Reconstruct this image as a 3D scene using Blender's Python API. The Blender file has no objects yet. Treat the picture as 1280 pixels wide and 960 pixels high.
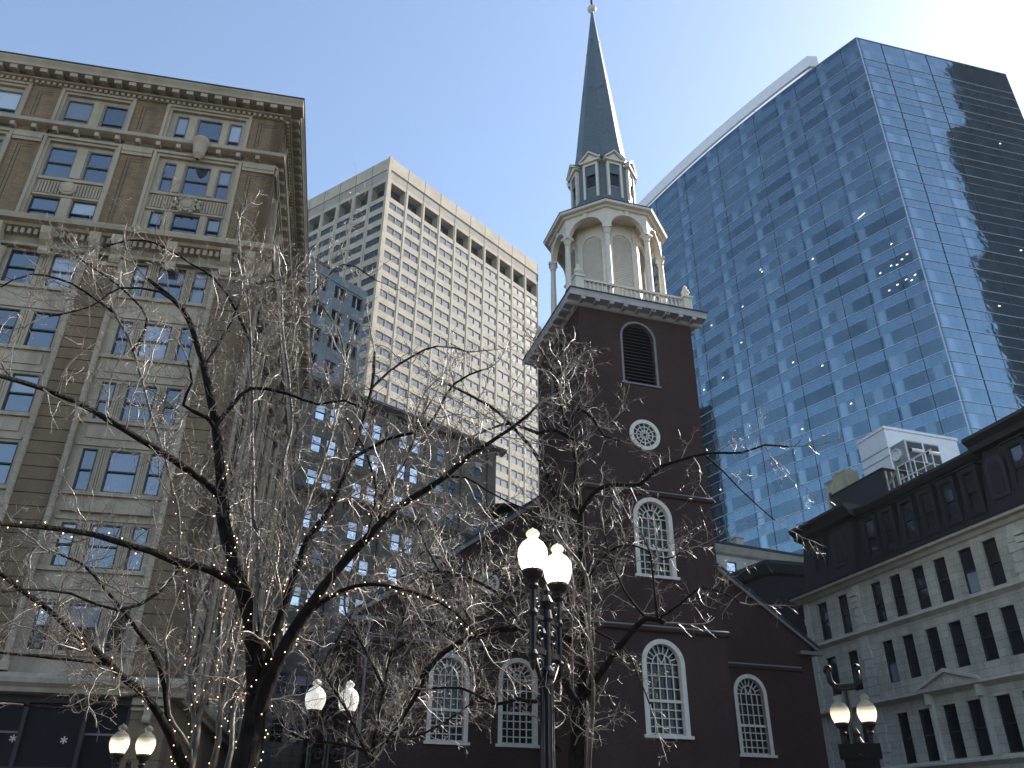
import bpy, math, random
from mathutils import Matrix, Vector
R = math.radians
random.seed(7)
scene = bpy.context.scene
col = scene.collection

# ------------------------------------------------------------------ camera
cd = bpy.data.cameras.new('camera'); cam = bpy.data.objects.new('camera', cd); col.objects.link(cam)
_z = Vector((20, 1861, -1030)).normalized()
_y = (Vector((0, 0, -1)) - Vector((0, 0, -1)).dot(_z) * _z).normalized()
_x = _y.cross(_z)
_rot = Matrix((_x, _y, _z))
cam.matrix_world = Matrix.Translation((0, 0, 1.6)) @ _rot.to_4x4()
cd.sensor_width = 36; cd.lens = 36 * 1030 / 1280; cd.clip_end = 6000; cd.clip_start = .05
scene.camera = cam

# ------------------------------------------------------------------ light
SUN_AZ, SUN_EL = 60, 36
w = bpy.data.worlds.new('World'); scene.world = w; w.use_nodes = True
nt = w.node_tree; bg = nt.nodes['Background']
sky = nt.nodes.new('ShaderNodeTexSky'); sky.sky_type = 'NISHITA'; sky.sun_disc = False
sky.sun_elevation = R(SUN_EL); sky.sun_rotation = R(SUN_AZ)
sky.air_density = 1.0; sky.dust_density = .55; sky.ozone_density = .25; sky.altitude = 0
nt.links.new(sky.outputs[0], bg.inputs[0]); bg.inputs[1].default_value = .15
sd = bpy.data.lights.new('sun', 'SUN'); sun = bpy.data.objects.new('sun', sd); col.objects.link(sun)
sd.energy = 5.0; sd.angle = R(.53); sd.color = (1, .93, .82)
_d = Vector((math.sin(R(SUN_AZ)) * math.cos(R(SUN_EL)), math.cos(R(SUN_AZ)) * math.cos(R(SUN_EL)), math.sin(R(SUN_EL))))
sun.rotation_euler = _d.to_track_quat('Z', 'Y').to_euler(); sun.location = (40, -20, 80)
vs = scene.view_settings; vs.view_transform = 'Standard'; vs.look = 'None'; vs.gamma = 1; vs.exposure = .95
scene.view_settings.use_curve_mapping = False

# ------------------------------------------------------------------ materials
class N:
    """small node-building helper"""
    def __init__(s, name):
        s.m = bpy.data.materials.new(name); s.m.use_nodes = True; s.t = s.m.node_tree
        s.b = s.t.nodes['Principled BSDF']
    def n(s, typ, **kw):
        o = s.t.nodes.new(typ)
        for k, v in kw.items(): setattr(o, k, v)
        return o
    def l(s, a, b): s.t.links.new(a, b)
    def math(s, op, a, b=None, c=None):
        o = s.n('ShaderNodeMath', operation=op)
        for i, v in enumerate((a, b, c)):
            if v is None: continue
            if hasattr(v, 'is_output'): s.l(v, o.inputs[i])
            else: o.inputs[i].default_value = v
        return o.outputs[0]
    def mix(s, f, a, b):
        o = s.n('ShaderNodeMix', data_type='RGBA')
        for i, v in ((0, f), (6, a), (7, b)):
            if hasattr(v, 'is_output'): s.l(v, o.inputs[i])
            elif i == 0: o.inputs[0].default_value = v
            else: o.inputs[i].default_value = (*v, 1)
        return o.outputs[2]
    def noise(s, scale, detail=4, vec='Object', stretch=(1, 1, 1), rough=.6):
        tc = s.n('ShaderNodeTexCoord'); mp = s.n('ShaderNodeMapping'); mp.inputs['Scale'].default_value = stretch
        s.l(tc.outputs[vec], mp.inputs[0]); o = s.n('ShaderNodeTexNoise'); s.l(mp.outputs[0], o.inputs['Vector'])
        o.inputs['Scale'].default_value = scale; o.inputs['Detail'].default_value = detail; o.inputs['Roughness'].default_value = rough
        return o.outputs[0]
    def ramp(s, v, lo, hi):
        o = s.n('ShaderNodeMapRange'); s.l(v, o.inputs[0]); o.inputs[1].default_value = lo; o.inputs[2].default_value = hi
        return o.outputs[0]
    def bump(s, h, strength=.3, dist=.02):
        o = s.n('ShaderNodeBump'); o.inputs['Strength'].default_value = strength; o.inputs['Distance'].default_value = dist
        s.l(h, o.inputs['Height']); s.l(o.outputs[0], s.b.inputs['Normal'])
    def set(s, rough=.7, metal=0, spec=.5, base=None):
        s.b.inputs['Roughness'].default_value = rough; s.b.inputs['Metallic'].default_value = metal
        s.b.inputs['Specular IOR Level'].default_value = spec
        if base is not None:
            if hasattr(base, 'is_output'): s.l(base, s.b.inputs['Base Color'])
            else: s.b.inputs['Base Color'].default_value = (*base, 1)
        return s.m

def plain(name, c, rough=.7, metal=0, spec=.5, var=.25, scale=1.5):
    k = N(name); f = k.ramp(k.noise(scale, 5), .3, .7)
    return k.set(rough, metal, spec, k.mix(f, tuple(x * (1 - var) for x in c), tuple(min(1, x * (1 + var)) for x in c)))

def stone(name, c, dark, rough=.85, streak=.35, joints=None):
    """weathered stone: broad stains, vertical rain streaks, fine grain, optional block joints"""
    k = N(name)
    a = k.ramp(k.noise(.25, 6), .42, .62)
    b = k.ramp(k.noise(1.4, 6, stretch=(1, 1, .12)), .45, .7)
    g = k.ramp(k.noise(9, 5), .2, .8)
    c1 = k.mix(k.math('MULTIPLY', a, .55), c, tuple(x * .62 for x in c))
    c2 = k.mix(k.math('MULTIPLY', b, streak), c1, dark)
    c3 = k.mix(k.math('MULTIPLY', g, .22), c2, tuple(x * 1.35 for x in c))
    h = g
    if joints:
        uv = k.n('ShaderNodeUVMap'); br = k.n('ShaderNodeTexBrick'); k.l(uv.outputs[0], br.inputs['Vector'])
        br.inputs['Scale'].default_value = 1; br.inputs['Brick Width'].default_value = joints[0]; br.inputs['Row Height'].default_value = joints[1]
        br.inputs['Mortar Size'].default_value = joints[2]; br.inputs['Color1'].default_value = (1, 1, 1, 1); br.inputs['Color2'].default_value = (.8, .8, .8, 1)
        br.inputs['Mortar'].default_value = (.3, .3, .3, 1)
        mm = k.n('ShaderNodeMix', data_type='RGBA', blend_type='MULTIPLY'); mm.inputs[0].default_value = 1
        k.l(c3, mm.inputs[6]); k.l(br.outputs[0], mm.inputs[7]); c3 = mm.outputs[2]; h = br.outputs[0]
    k.bump(h, .35, .02)
    return k.set(rough, 0, .3, c3)

def brick(name, c1, c2, mortar):
    k = N(name); uv = k.n('ShaderNodeUVMap'); br = k.n('ShaderNodeTexBrick'); k.l(uv.outputs[0], br.inputs['Vector'])
    br.inputs['Scale'].default_value = 1; br.inputs['Brick Width'].default_value = .23; br.inputs['Row Height'].default_value = .078
    br.inputs['Mortar Size'].default_value = .009; br.inputs['Color1'].default_value = (*c1, 1); br.inputs['Color2'].default_value = (*c2, 1)
    br.inputs['Mortar'].default_value = (*mortar, 1)
    f = k.ramp(k.noise(.5, 7), .35, .68); f2 = k.ramp(k.noise(2.2, 5, stretch=(1, 1, .2)), .5, .75)
    c = k.mix(k.math('MULTIPLY', f, .5), br.outputs[0], tuple(x * .45 for x in c1))
    c = k.mix(k.math('MULTIPLY', f2, .25), c, tuple(x * 1.9 for x in c2))
    k.bump(br.outputs['Fac'], -.3, .01)
    return k.set(.85, 0, .25, c)

def pane(name, interior, refl=.5, rough=.04, wob=.12, ior=1.6):
    """window glass: dark interior seen through, sky mirrored in slightly wavy glass"""
    k = N(name); oi = k.n('ShaderNodeObjectInfo')
    c = k.mix(oi.outputs['Random'], tuple(x * .5 for x in interior), tuple(x * 1.3 for x in interior))
    k.set(.5, 0, .2, c)
    gl = k.n('ShaderNodeBsdfGlossy'); gl.inputs['Roughness'].default_value = rough; gl.inputs['Color'].default_value = (.85, .93, 1, 1)
    bp = k.n('ShaderNodeBump'); bp.inputs['Strength'].default_value = wob; bp.inputs['Distance'].default_value = .05
    k.l(k.noise(1.3, 2), bp.inputs['Height']); k.l(bp.outputs[0], gl.inputs['Normal'])
    fr = k.n('ShaderNodeFresnel'); fr.inputs[0].default_value = ior
    f = k.math('MINIMUM', k.math('ADD', fr.outputs[0], k.math('MULTIPLY', oi.outputs['Random'], refl * .3)), 1)
    f = k.math('ADD', k.math('MULTIPLY', f, 1 - refl * .6), refl * .6)
    ms = k.n('ShaderNodeMixShader'); k.l(f, ms.inputs[0]); k.l(k.b.outputs[0], ms.inputs[1]); k.l(gl.outputs[0], ms.inputs[2])
    k.l(ms.outputs[0], k.t.nodes['Material Output'].inputs[0])
    return k.m

def emit(name, c, s, base=(.8, .8, .8)):
    k = N(name); k.set(.4, 0, .5, base); k.b.inputs['Emission Color'].default_value = (*c, 1); k.b.inputs['Emission Strength'].default_value = s
    return k.m

def curtain(name, vis_a, vis_b, span_c, z0=122.2, fh=4.0, cell=1.52, off=0.):
    """curtain wall: rows of vision glass and spandrel glass, thin dark joints, each pane tilted a hair"""
    k = N(name); uv = k.n('ShaderNodeUVMap'); sp = k.n('ShaderNodeSeparateXYZ'); k.l(uv.outputs[0], sp.inputs[0])
    u = k.math('ADD', sp.outputs[0], 200 + off); v = k.math('DIVIDE', k.math('SUBTRACT', z0, sp.outputs[1]), fh)
    v = k.math('ADD', v, 40); fv = k.math('FRACT', v); row = k.math('FLOOR', v)
    vision = k.math('GREATER_THAN', fv, .42)
    ucell = k.math('FLOOR', k.math('DIVIDE', u, cell)); fu = k.math('FRACT', k.math('DIVIDE', u, cell))
    fu2 = k.math('FRACT', k.math('DIVIDE', u, cell * 6))
    def rnd(a, b, seed):
        cb = k.n('ShaderNodeCombineXYZ'); k.l(a, cb.inputs[0]); k.l(b, cb.inputs[1]); cb.inputs[2].default_value = seed
        wn = k.n('ShaderNodeTexWhiteNoise', noise_dimensions='3D'); k.l(cb.outputs[0], wn.inputs['Vector']); return wn
    r1 = rnd(ucell, row, 1.5).outputs['Value']
    r2 = rnd(k.math('FLOOR', k.math('DIVIDE', u, cell * 3)), row, 4.5).outputs['Value']
    r3 = rnd(k.math('FLOOR', k.math('DIVIDE', u, cell * 6)), row, 9.5).outputs['Value']
    big = k.ramp(k.noise(.035, 3), .38, .66)  # large soft patches painted in as cloud reflections
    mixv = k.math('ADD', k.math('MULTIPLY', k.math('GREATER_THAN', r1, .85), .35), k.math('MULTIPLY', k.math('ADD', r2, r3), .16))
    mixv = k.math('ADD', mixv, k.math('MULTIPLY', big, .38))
    # light column strip beside every sixth joint
    strip = k.math('LESS_THAN', k.math('ABSOLUTE', k.math('SUBTRACT', fu2, .12)), .07)
    mixv = k.math('MINIMUM', k.math('ADD', mixv, k.math('MULTIPLY', strip, .6)), 1)
    cv = k.mix(mixv, vis_a, vis_b)
    cs = k.mix(k.math('MULTIPLY', r1, .5), span_c, tuple(x * .8 for x in span_c))
    c = k.mix(vision, cs, cv)
    j = k.math('LESS_THAN', fu, .035); j2 = k.math('LESS_THAN', fu2, .014)
    jj = k.math('LESS_THAN', k.math('ABSOLUTE', k.math('SUBTRACT', fv, .42)), .012)
    c = k.mix(k.math('MULTIPLY', j, .6), c, (.02, .05, .1)); c = k.mix(j2, c, (.01, .02, .04)); c = k.mix(k.math('MULTIPLY', jj, .5), c, (.3, .45, .6))
    # per-pane tilt + slow waves
    wn = rnd(ucell, row, 2.5).outputs['Color']
    sub = k.n('ShaderNodeVectorMath', operation='SUBTRACT'); k.l(wn, sub.inputs[0]); sub.inputs[1].default_value = (.5, .5, .5)
    sc = k.n('ShaderNodeVectorMath', operation='SCALE'); k.l(sub.outputs[0], sc.inputs[0]); sc.inputs['Scale'].default_value = .004
    bp = k.n('ShaderNodeBump'); bp.inputs['Strength'].default_value = .25; bp.inputs['Distance'].default_value = .06
    k.l(k.noise(.45, 2), bp.inputs['Height'])
    ad = k.n('ShaderNodeVectorMath', operation='ADD'); k.l(bp.outputs[0], ad.inputs[0]); k.l(sc.outputs[0], ad.inputs[1])
    nm = k.n('ShaderNodeVectorMath', operation='NORMALIZE'); k.l(ad.outputs[0], nm.inputs[0]); k.l(nm.outputs[0], k.b.inputs['Normal'])
    return k.set(.04, .84, .5, c)

M = dict(
    brick=brick('red_brick', (.068, .029, .023), (.048, .024, .02), (.046, .036, .032)),
    white=plain('white_paint', (.66, .60, .50), .55, var=.10, scale=3),
    greypaint=plain('grey_paint', (.17, .165, .165), .6, var=.15),
    eave=plain('eave_paint', (.42, .40, .40), .6, var=.15),
    slate=plain('green_slate', (.085, .12, .135), .55, var=.2, scale=5),
    slate_dark=plain('dark_slate', (.013, .014, .016), .75, var=.35, scale=4),
    lead=plain('lead_sheet', (.02, .022, .025), .65, var=.3),
    louver=plain('dark_louver', (.035, .035, .045), .6),
    gold=plain('gilt', (.75, .6, .45), .3, .6),
    lime=stone('limestone', (.34, .285, .21), (.045, .038, .03), joints=(1.2, .6, .006)),
    limeplain=stone('limestone_carved', (.44, .37, .275), (.06, .05, .04)),
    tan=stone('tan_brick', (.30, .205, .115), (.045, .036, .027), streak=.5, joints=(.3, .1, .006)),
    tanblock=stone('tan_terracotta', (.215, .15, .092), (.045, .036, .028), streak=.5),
    groove=plain('shadow_joint', (.05, .042, .035)),
    marble=stone('grey_marble', (.60, .56, .46), (.15, .145, .13), streak=.4, joints=(1.1, .42, .008)),
    marbletrim=stone('marble_trim', (.64, .60, .50), (.15, .145, .13)),
    pale=stone('pale_stone', (.38, .39, .36), (.12, .13, .12)),
    concrete=stone('precast_concrete', (.45, .40, .32), (.27, .24, .2), streak=.2),
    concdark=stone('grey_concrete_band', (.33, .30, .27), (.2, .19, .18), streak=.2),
    greypanel=stone('blue_grey_panel', (.24, .28, .30), (.10, .12, .13), streak=.2, joints=(1.53, 3.9, .02)),
    ornate=stone('brown_stone', (.17, .15, .125), (.04, .04, .035), streak=.6, joints=(1, .5, .01)),
    glass=pane('window_glass', (.018, .032, .05), .25),
    glassdim=pane('dim_window_glass', (.012, .014, .018), .06, ior=1.45),
    blind=pane('window_glass_with_blind', (.26, .29, .32), .2),
    blindw=pane('window_glass_white_blind', (.42, .45, .47), .3),
    glassdark=pane('dark_pane', (.006, .007, .009), .0, ior=1.33),
    towerglass=pane('tower_glass', (.03, .038, .05), .05, ior=1.45),
    skyglass=pane('sky_mirroring_glass', (.1, .14, .2), .9),
    darkframe=plain('dark_frame', (.03, .03, .03), .5),
    metal=plain('white_metal', (.75, .76, .78), .4, .1, var=.08),
    galv=plain('galvanised_metal', (.35, .36, .36), .4, .5),
    cream=stone('reflection_cream', (.5, .47, .33), (.15, .15, .1)),
    iron=plain('black_iron', (.005, .005, .006), .35, 0, .4),
    asphalt=plain('asphalt', (.05, .05, .052), .9, var=.3, scale=8),
    paving=brick('brick_paving', (.16, .09, .07), (.12, .07, .06), (.09, .08, .07)),
    paint=plain('road_paint', (.7, .7, .66), .7),
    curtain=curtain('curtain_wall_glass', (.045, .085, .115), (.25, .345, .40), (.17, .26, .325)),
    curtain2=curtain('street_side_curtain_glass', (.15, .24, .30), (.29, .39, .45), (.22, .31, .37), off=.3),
    finwhite=plain('aluminium_strip', (.5, .56, .62), .35, .3),
    darktower=curtain('dark_tower_glass', (.02, .025, .03), (.05, .06, .07), (.03, .035, .04)),
)
_k = N('bark'); _f = _k.ramp(_k.noise(14, 6, stretch=(1, 1, .25)), .35, .7)
_k.bump(_f, .8, .02); M['bark'] = _k.set(.85, 0, .15, _k.mix(_f, (.006, .005, .0045), (.028, .023, .019)))
_k = N('twig_bark'); _f = _k.ramp(_k.noise(6, 3), .35, .65)
M['twig'] = _k.set(.42, 0, .9, _k.mix(_f, (.08, .066, .052), (.36, .30, .235)))
_k.b.inputs['Coat Weight'].default_value = .45; _k.b.inputs['Coat Roughness'].default_value = .32
_k = N('sunlit_bark'); _f = _k.ramp(_k.noise(10, 6, stretch=(1, 1, .3)), .35, .7)  # sunlight on the lit stems put into a paler bark colour
_k.bump(_f, .6, .01); M['barksunlit'] = _k.set(.5, 0, .5, _k.mix(_f, (.03, .025, .02), (.20, .165, .12)))
M['bulb'] = emit('warm_bulb', (1, .62, .28), 3.2)
M['officelight'] = emit('office_light', (1, .95, .8), 1.6)

# ------------------------------------------------------------------ mesh building
class MB:
    def __init__(s, mats=('white',)):
        s.v = []; s.f = []; s.mi = []; s.uv = []; s.sm = []; s.M = Matrix.Identity(4); s.mats = mats; s.cur = 0; s.smooth = False
    def mat(s, i): s.cur = i; return s
    def at(s, m): s.M = m; return s
    def face(s, pts, uvs=None):
        b = len(s.v)
        if uvs is None:
            a = Vector(pts[1]) - Vector(pts[0]); c = Vector(pts[-1]) - Vector(pts[0]); n = a.cross(c)
            ax = max(range(3), key=lambda i: abs(n[i]))
            uvs = [((p[1], p[2]) if ax == 0 else (p[0], p[2]) if ax == 1 else (p[0], p[1])) for p in pts]
        s.v += [tuple(s.M @ Vector(p)) for p in pts]; s.f.append(tuple(range(b, b + len(pts)))); s.uv += list(uvs); s.mi.append(s.cur); s.sm.append(s.smooth)
    def box(s, x0, x1, y0, y1, z0, z1, skip=''):
        if 'f' not in skip: s.face([(x0, y0, z0), (x1, y0, z0), (x1, y0, z1), (x0, y0, z1)])
        if 'b' not in skip: s.face([(x1, y1, z0), (x0, y1, z0), (x0, y1, z1), (x1, y1, z1)])
        if 'l' not in skip: s.face([(x0, y1, z0), (x0, y0, z0), (x0, y0, z1), (x0, y1, z1)])
        if 'r' not in skip: s.face([(x1, y0, z0), (x1, y1, z0), (x1, y1, z1), (x1, y0, z1)])
        if 't' not in skip: s.face([(x0, y0, z1), (x1, y0, z1), (x1, y1, z1), (x0, y1, z1)])
        if 'd' not in skip: s.face([(x0, y1, z0), (x1, y1, z0), (x1, y0, z0), (x0, y0, z0)])
        return s
    def extr(s, prof, x0, x1):
        """profile [(y,z)...] (closed, seen from +x anticlockwise) extruded along x"""
        n = len(prof)
        for i in range(n):
            a, b = prof[i], prof[(i + 1) % n]
            s.face([(x0, a[0], a[1]), (x1, a[0], a[1]), (x1, b[0], b[1]), (x0, b[0], b[1])])
        s.face([(x1, y, z) for y, z in prof]); s.face([(x0, y, z) for y, z in reversed(prof)])
        return s
    def poly(s, pts, y0, y1):
        """outline [(x,z)...] given thickness from y0 to y1"""
        s.face([(x, y0, z) for x, z in pts]); s.face([(x, y1, z) for x, z in reversed(pts)])
        n = len(pts)
        for i in range(n):
            a, b = pts[i], pts[(i + 1) % n]
            s.face([(a[0], y1, a[1]), (b[0], y1, b[1]), (b[0], y0, b[1]), (a[0], y0, a[1])])
        return s
    def lathe(s, prof, c=(0, 0), n=12, a0=0):
        """profile [(r,z)...] turned round a vertical axis"""
        for (r0, z0), (r1, z1) in zip(prof, prof[1:]):
            for i in range(n):
                a, b = a0 + 2 * math.pi * i / n, a0 + 2 * math.pi * (i + 1) / n
                q = [(c[0] + r0 * math.cos(a), c[1] + r0 * math.sin(a), z0), (c[0] + r0 * math.cos(b), c[1] + r0 * math.sin(b), z0),
                     (c[0] + r1 * math.cos(b), c[1] + r1 * math.sin(b), z1), (c[0] + r1 * math.cos(a), c[1] + r1 * math.sin(a), z1)]
                if r0 < 1e-4: q = q[1:]
                elif r1 < 1e-4: q = q[:3]
                s.face(q)
        return s
    def tube(s, pts, rad, n=6, cap=True):
        """smooth tube through points with a radius per point; shares vertices ring to ring"""
        pts = [s.M @ Vector(p) for p in pts]; b = len(s.v); up = Vector((.13, .31, .94)).normalized()
        T = None; ln = 0
        for i, p in enumerate(pts):
            t = (pts[min(i + 1, len(pts) - 1)] - pts[max(i - 1, 0)])
            if t.length < 1e-9: t = Vector((0, 0, 1))
            t.normalize()
            if T is None: x = up.cross(t); x = x.normalized() if x.length > 1e-3 else Vector((1, 0, 0))
            else: x = (x - t * x.dot(t)).normalized()
            T = t; y = t.cross(x)
            for k in range(n):
                a = 2 * math.pi * k / n; s.v.append(tuple(p + (x * math.cos(a) + y * math.sin(a)) * rad[i]))
        for i in range(len(pts) - 1):
            for k in range(n):
                k2 = (k + 1) % n
                s.f.append((b + i * n + k, b + i * n + k2, b + (i + 1) * n + k2, b + (i + 1) * n + k)); s.mi.append(s.cur); s.sm.append(True)
                s.uv += [(k / n, i), ((k + 1) / n, i), ((k + 1) / n, i + 1), (k / n, i + 1)]
        if cap:
            s.f.append(tuple(b + (len(pts) - 1) * n + k for k in range(n))); s.mi.append(s.cur); s.sm.append(False); s.uv += [(0, 0)] * n
        return s
    def wall(s, x0, x1, z0, z1, holes, t=.3, y=0):
        """wall face at y with rectangular openings [(a,b,c,d)] = x a..b, z c..d and reveals t deep"""
        xs = sorted({x0, x1, *[h[0] for h in holes], *[h[1] for h in holes]}); xs = [x for x in xs if x0 <= x <= x1]
        zs = sorted({z0, z1, *[h[2] for h in holes], *[h[3] for h in holes]}); zs = [z for z in zs if z0 <= z <= z1]
        for i in range(len(zs) - 1):
            zc = (zs[i] + zs[i + 1]) / 2; run = None
            rowh = [h for h in holes if h[2] < zc < h[3]]
            for j in range(len(xs) - 1):
                xc = (xs[j] + xs[j + 1]) / 2
                inside = any(h[0] < xc < h[1] for h in rowh)
                if not inside:
                    if run is None: run = xs[j]
                    end = xs[j + 1]
                if run is not None and (inside or j == len(xs) - 2):
                    e = xs[j] if inside else xs[j + 1]
                    s.face([(run, y, zs[i]), (e, y, zs[i]), (e, y, zs[i + 1]), (run, y, zs[i + 1])]); run = None
        for a, b, c, d in holes:
            s.face([(a, y + t, c), (b, y + t, c), (b, y, c), (a, y, c)]); s.face([(a, y, d), (b, y, d), (b, y + t, d), (a, y + t, d)])
            s.face([(a, y, c), (a, y, d), (a, y + t, d), (a, y + t, c)]); s.face([(b, y + t, c), (b, y + t, d), (b, y, d), (b, y, c)])
        return s
    def mesh(s, name):
        me = bpy.data.meshes.new(name); me.from_pydata(s.v, [], s.f)
        for m in s.mats: me.materials.append(M[m])
        me.polygons.foreach_set('material_index', s.mi); me.polygons.foreach_set('use_smooth', s.sm)
        ul = me.uv_layers.new(name='UVMap'); ul.data.foreach_set('uv', [c for p in s.uv for c in p]); me.update()
        return me
    def build(s, name, parent=None, at=None):
        return put(s.mesh(name), name, parent, at)

def put(me, name, parent=None, at=None, label=None):
    o = bpy.data.objects.new(name, me); col.objects.link(o)
    if parent is not None: o.parent = parent
    if at is not None: o.matrix_local = at if isinstance(at, Matrix) else Matrix.Translation(at)
    if label: o['label'] = label
    return o
def thing(name, label, cat, loc=(0, 0, 0), rotz=0, group=None):
    o = bpy.data.objects.new(name, None); col.objects.link(o); o.empty_display_size = .3
    o.location = loc; o.rotation_euler = (0, 0, rotz); o['label'] = label; o['category'] = cat
    if group: o['group'] = group
    return o
def kind(o, k='structure'): o['kind'] = k; return o
TR = lambda x, y, z=0: Matrix.Translation((x, y, z))
RZ = lambda a: Matrix.Rotation(R(a), 4, 'Z')
def az(a): return R(90 - a)      # azimuth of local x -> rotation about z

# ------------------------------------------------------------------ ground
_mb = MB(('asphalt',)); _mb.face([(-600, -600, -.16), (600, -600, -.16), (600, 600, -.16), (-600, 600, -.16)]); kind(_mb.build('road'))
_mb = MB(('paving',)); _mb.box(-9, 9, -14, 24, -.3, 0); kind(_mb.build('pavement'))
_mb = MB(('lime',)); _mb.box(-9.3, -9, -14, 24, -.3, .004); _mb.box(9, 9.3, -14, 24, -.3, .004); _mb.box(-9.3, 9.3, 24, 24.3, -.3, .004); kind(_mb.build('kerb'))
_mb = MB(('paving',)); _mb.at(TR(6.744, 37.808) @ RZ(17)); _mb.box(-16, 16, -5, 40, -.3, 0); kind(_mb.build('pavement'))
_mb = MB(('paint',))
for i in range(8): _mb.box(-11.5, -11.35, -12 + i * 5, -9 + i * 5, -.158, -.156)
kind(_mb.build('road_marking'))

# thin winter haze in the air
_hm = bpy.data.materials.new('haze_air'); _hm.use_nodes = True; _t = _hm.node_tree; _t.nodes.remove(_t.nodes['Principled BSDF'])
_pv = _t.nodes.new('ShaderNodeVolumePrincipled'); _pv.inputs['Color'].default_value = (.86, .92, 1, 1); _pv.inputs['Density'].default_value = .00012; _pv.inputs['Anisotropy'].default_value = .1
_t.links.new(_pv.outputs[0], _t.nodes['Material Output'].inputs['Volume']); M['haze'] = _hm
_mb = MB(('haze',)); _mb.box(-610, 610, -610, 610, -1.3, 262); kind(_mb.build('haze'), 'stuff')

# ------------------------------------------------------------------ windows
_cache = {}
def hung_window(parent, Mx, x, z, w, h, dep=.3, glass=('glass', 'glass'), frame='darkframe', bar=.06, sub=True, rail=.5):
    key = ('h', round(w, 2), round(h, 2), dep, glass, frame, bar, sub, rail)
    if key not in _cache:
        f = MB((frame,)); y0, y1 = dep - .14, dep
        f.box(0, bar, y0, y1, 0, h); f.box(w - bar, w, y0, y1, 0, h); f.box(bar, w - bar, y0, y1, h - bar, h); f.box(bar, w - bar, y0, y1, 0, bar)
        zr = h * rail; f.box(bar, w - bar, y0 + .01, y1, zr - bar * .5, zr + bar * .5)
        p = MB(glass) if sub else f
        if not sub: f.mats = (frame,) + glass
        o = 0 if sub else 1
        p.mat(o); p.face([(bar, dep - .06, zr), (w - bar, dep - .06, zr), (w - bar, dep - .06, h - bar), (bar, dep - .06, h - bar)])
        p.mat(o + 1); p.face([(bar, dep - .03, bar), (w - bar, dep - .03, bar), (w - bar, dep - .03, zr), (bar, dep - .03, zr)])
        _cache[key] = (f.mesh('window'), p.mesh('pane') if sub else None)
    fm, pm = _cache[key]
    o = put(fm, 'window', parent, Mx @ TR(x, 0, z))
    if sub: put(pm, 'pane', o)
    return o
def glasspick(rnd, a='glass'):
    r = rnd.random()
    return ('blind', a) if r < .30 else ('blindw', a) if r < .42 else ('blind', 'blind') if r < .48 else (a, a)

def arc(cx, cz, r, a0, a1, n):
    return [(cx + r * math.cos(R(a0 + (a1 - a0) * i / n)), cz + r * math.sin(R(a0 + (a1 - a0) * i / n))) for i in range(n + 1)]

def arched_hole_fill(mb, a, b, zs, zt, t, y=0):
    """fills the corners of a rectangular opening above an arch springing at zs, with the arch soffit"""
    r = (b - a) / 2; cx = (a + b) / 2
    p = arc(cx, zs, r, 180, 0, 16)
    for (x0, z0), (x1, z1) in zip(p, p[1:]):
        mb.face([(x0, y, z0), (x1, y, z1), (x1, y, zt), (x0, y, zt)])
        mb.face([(x0, y, z0), (x0, y + t, z0), (x1, y + t, z1), (x1, y, z1)])

def arch_band(mb, cx, z0, zs, r0, r1, y0, y1, base=True):
    """flat band following the jambs and arch between radius r0 and r1"""
    o = [(cx - r1, z0)] + arc(cx, zs, r1, 180, 0, 18) + [(cx + r1, z0)]
    i = [(cx - r0, z0)] + arc(cx, zs, r0, 180, 0, 18) + [(cx + r0, z0)]
    for k in range(len(o) - 1):
        a, b, c, d = o[k], o[k + 1], i[k + 1], i[k]
        mb.face([(a[0], y0, a[1]), (b[0], y0, b[1]), (c[0], y0, c[1]), (d[0], y0, d[1])])
        mb.face([(a[0], y1, a[1]), (b[0], y1, b[1]), (b[0], y0, b[1]), (a[0], y0, a[1])])
        mb.face([(d[0], y0, d[1]), (c[0], y0, c[1]), (c[0], y1, c[1]), (d[0], y1, d[1])])

def church_window(parent, Mx, cx, z0, zs, w, cols=5, lower=4, upper=3):
    r = w / 2
    f = MB(('white',)); f.at(Mx); arch_band(f, cx, z0, zs, r - .02, r + .19, -.06, .3)
    f.box(cx - r - .3, cx + r + .3, -.14, .0, z0 - .13, z0); o = f.build('window', parent)
    p = MB(('glassdark',)); p.at(Mx)
    p.face([(cx - r, .24, z0), (cx + r, .24, z0), (cx + r, .24, zs)] + [(x, .24, z) for x, z in arc(cx, zs, r, 0, 180, 14)[1:-1]] + [(cx - r, .24, zs)]); p.build('pane', o)
    g = MB(('white',)); g.at(Mx); b = .022; y0, y1 = .14, .2
    ri = r * .52; H = zs - z0; zm = z0 + H * .47
    for i in range(1, cols):
        x = cx - r + w * i / cols; dx = abs(x - cx)
        g.box(x - b, x + b, y0, y1, z0, zs + (math.sqrt(max(0, ri * ri - dx * dx)) if dx < ri else 0))
    for i in range(1, lower): g.box(cx - r, cx + r, y0 + .004, y1, z0 + (zm - z0) * i / lower - b, z0 + (zm - z0) * i / lower + b)
    for i in range(1, upper + 1): g.box(cx - r, cx + r, y0 + .004, y1, zm + (zs - zm) * i / upper - b, zm + (zs - zm) * i / upper + b)
    g.box(cx - r, cx + r, y0 - .05, y1, zm - .06, zm + .06); g.box(cx - r, cx + r, y0, y1, z0, z0 + .09)
    arch_band(g, cx, zs, zs, ri - b, ri + b, y0 - .003, y1)
    for a in range(20, 180, 20):
        c, s_ = math.cos(R(a)), math.sin(R(a)); n = Vector((-s_, c)) * b
        for q0, q1 in ((ri, r),) + (((0, ri),) if a in (60, 120) else ()):
            p0 = Vector((cx + c * q0, zs + s_ * q0)); p1 = Vector((cx + c * q1, zs + s_ * q1))
            g.poly([tuple(p0 - n), tuple(p1 - n), tuple(p1 + n), tuple(p0 + n)], y0 + .002, y1)
    g.build('glazing_bars', o)
    return o

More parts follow.
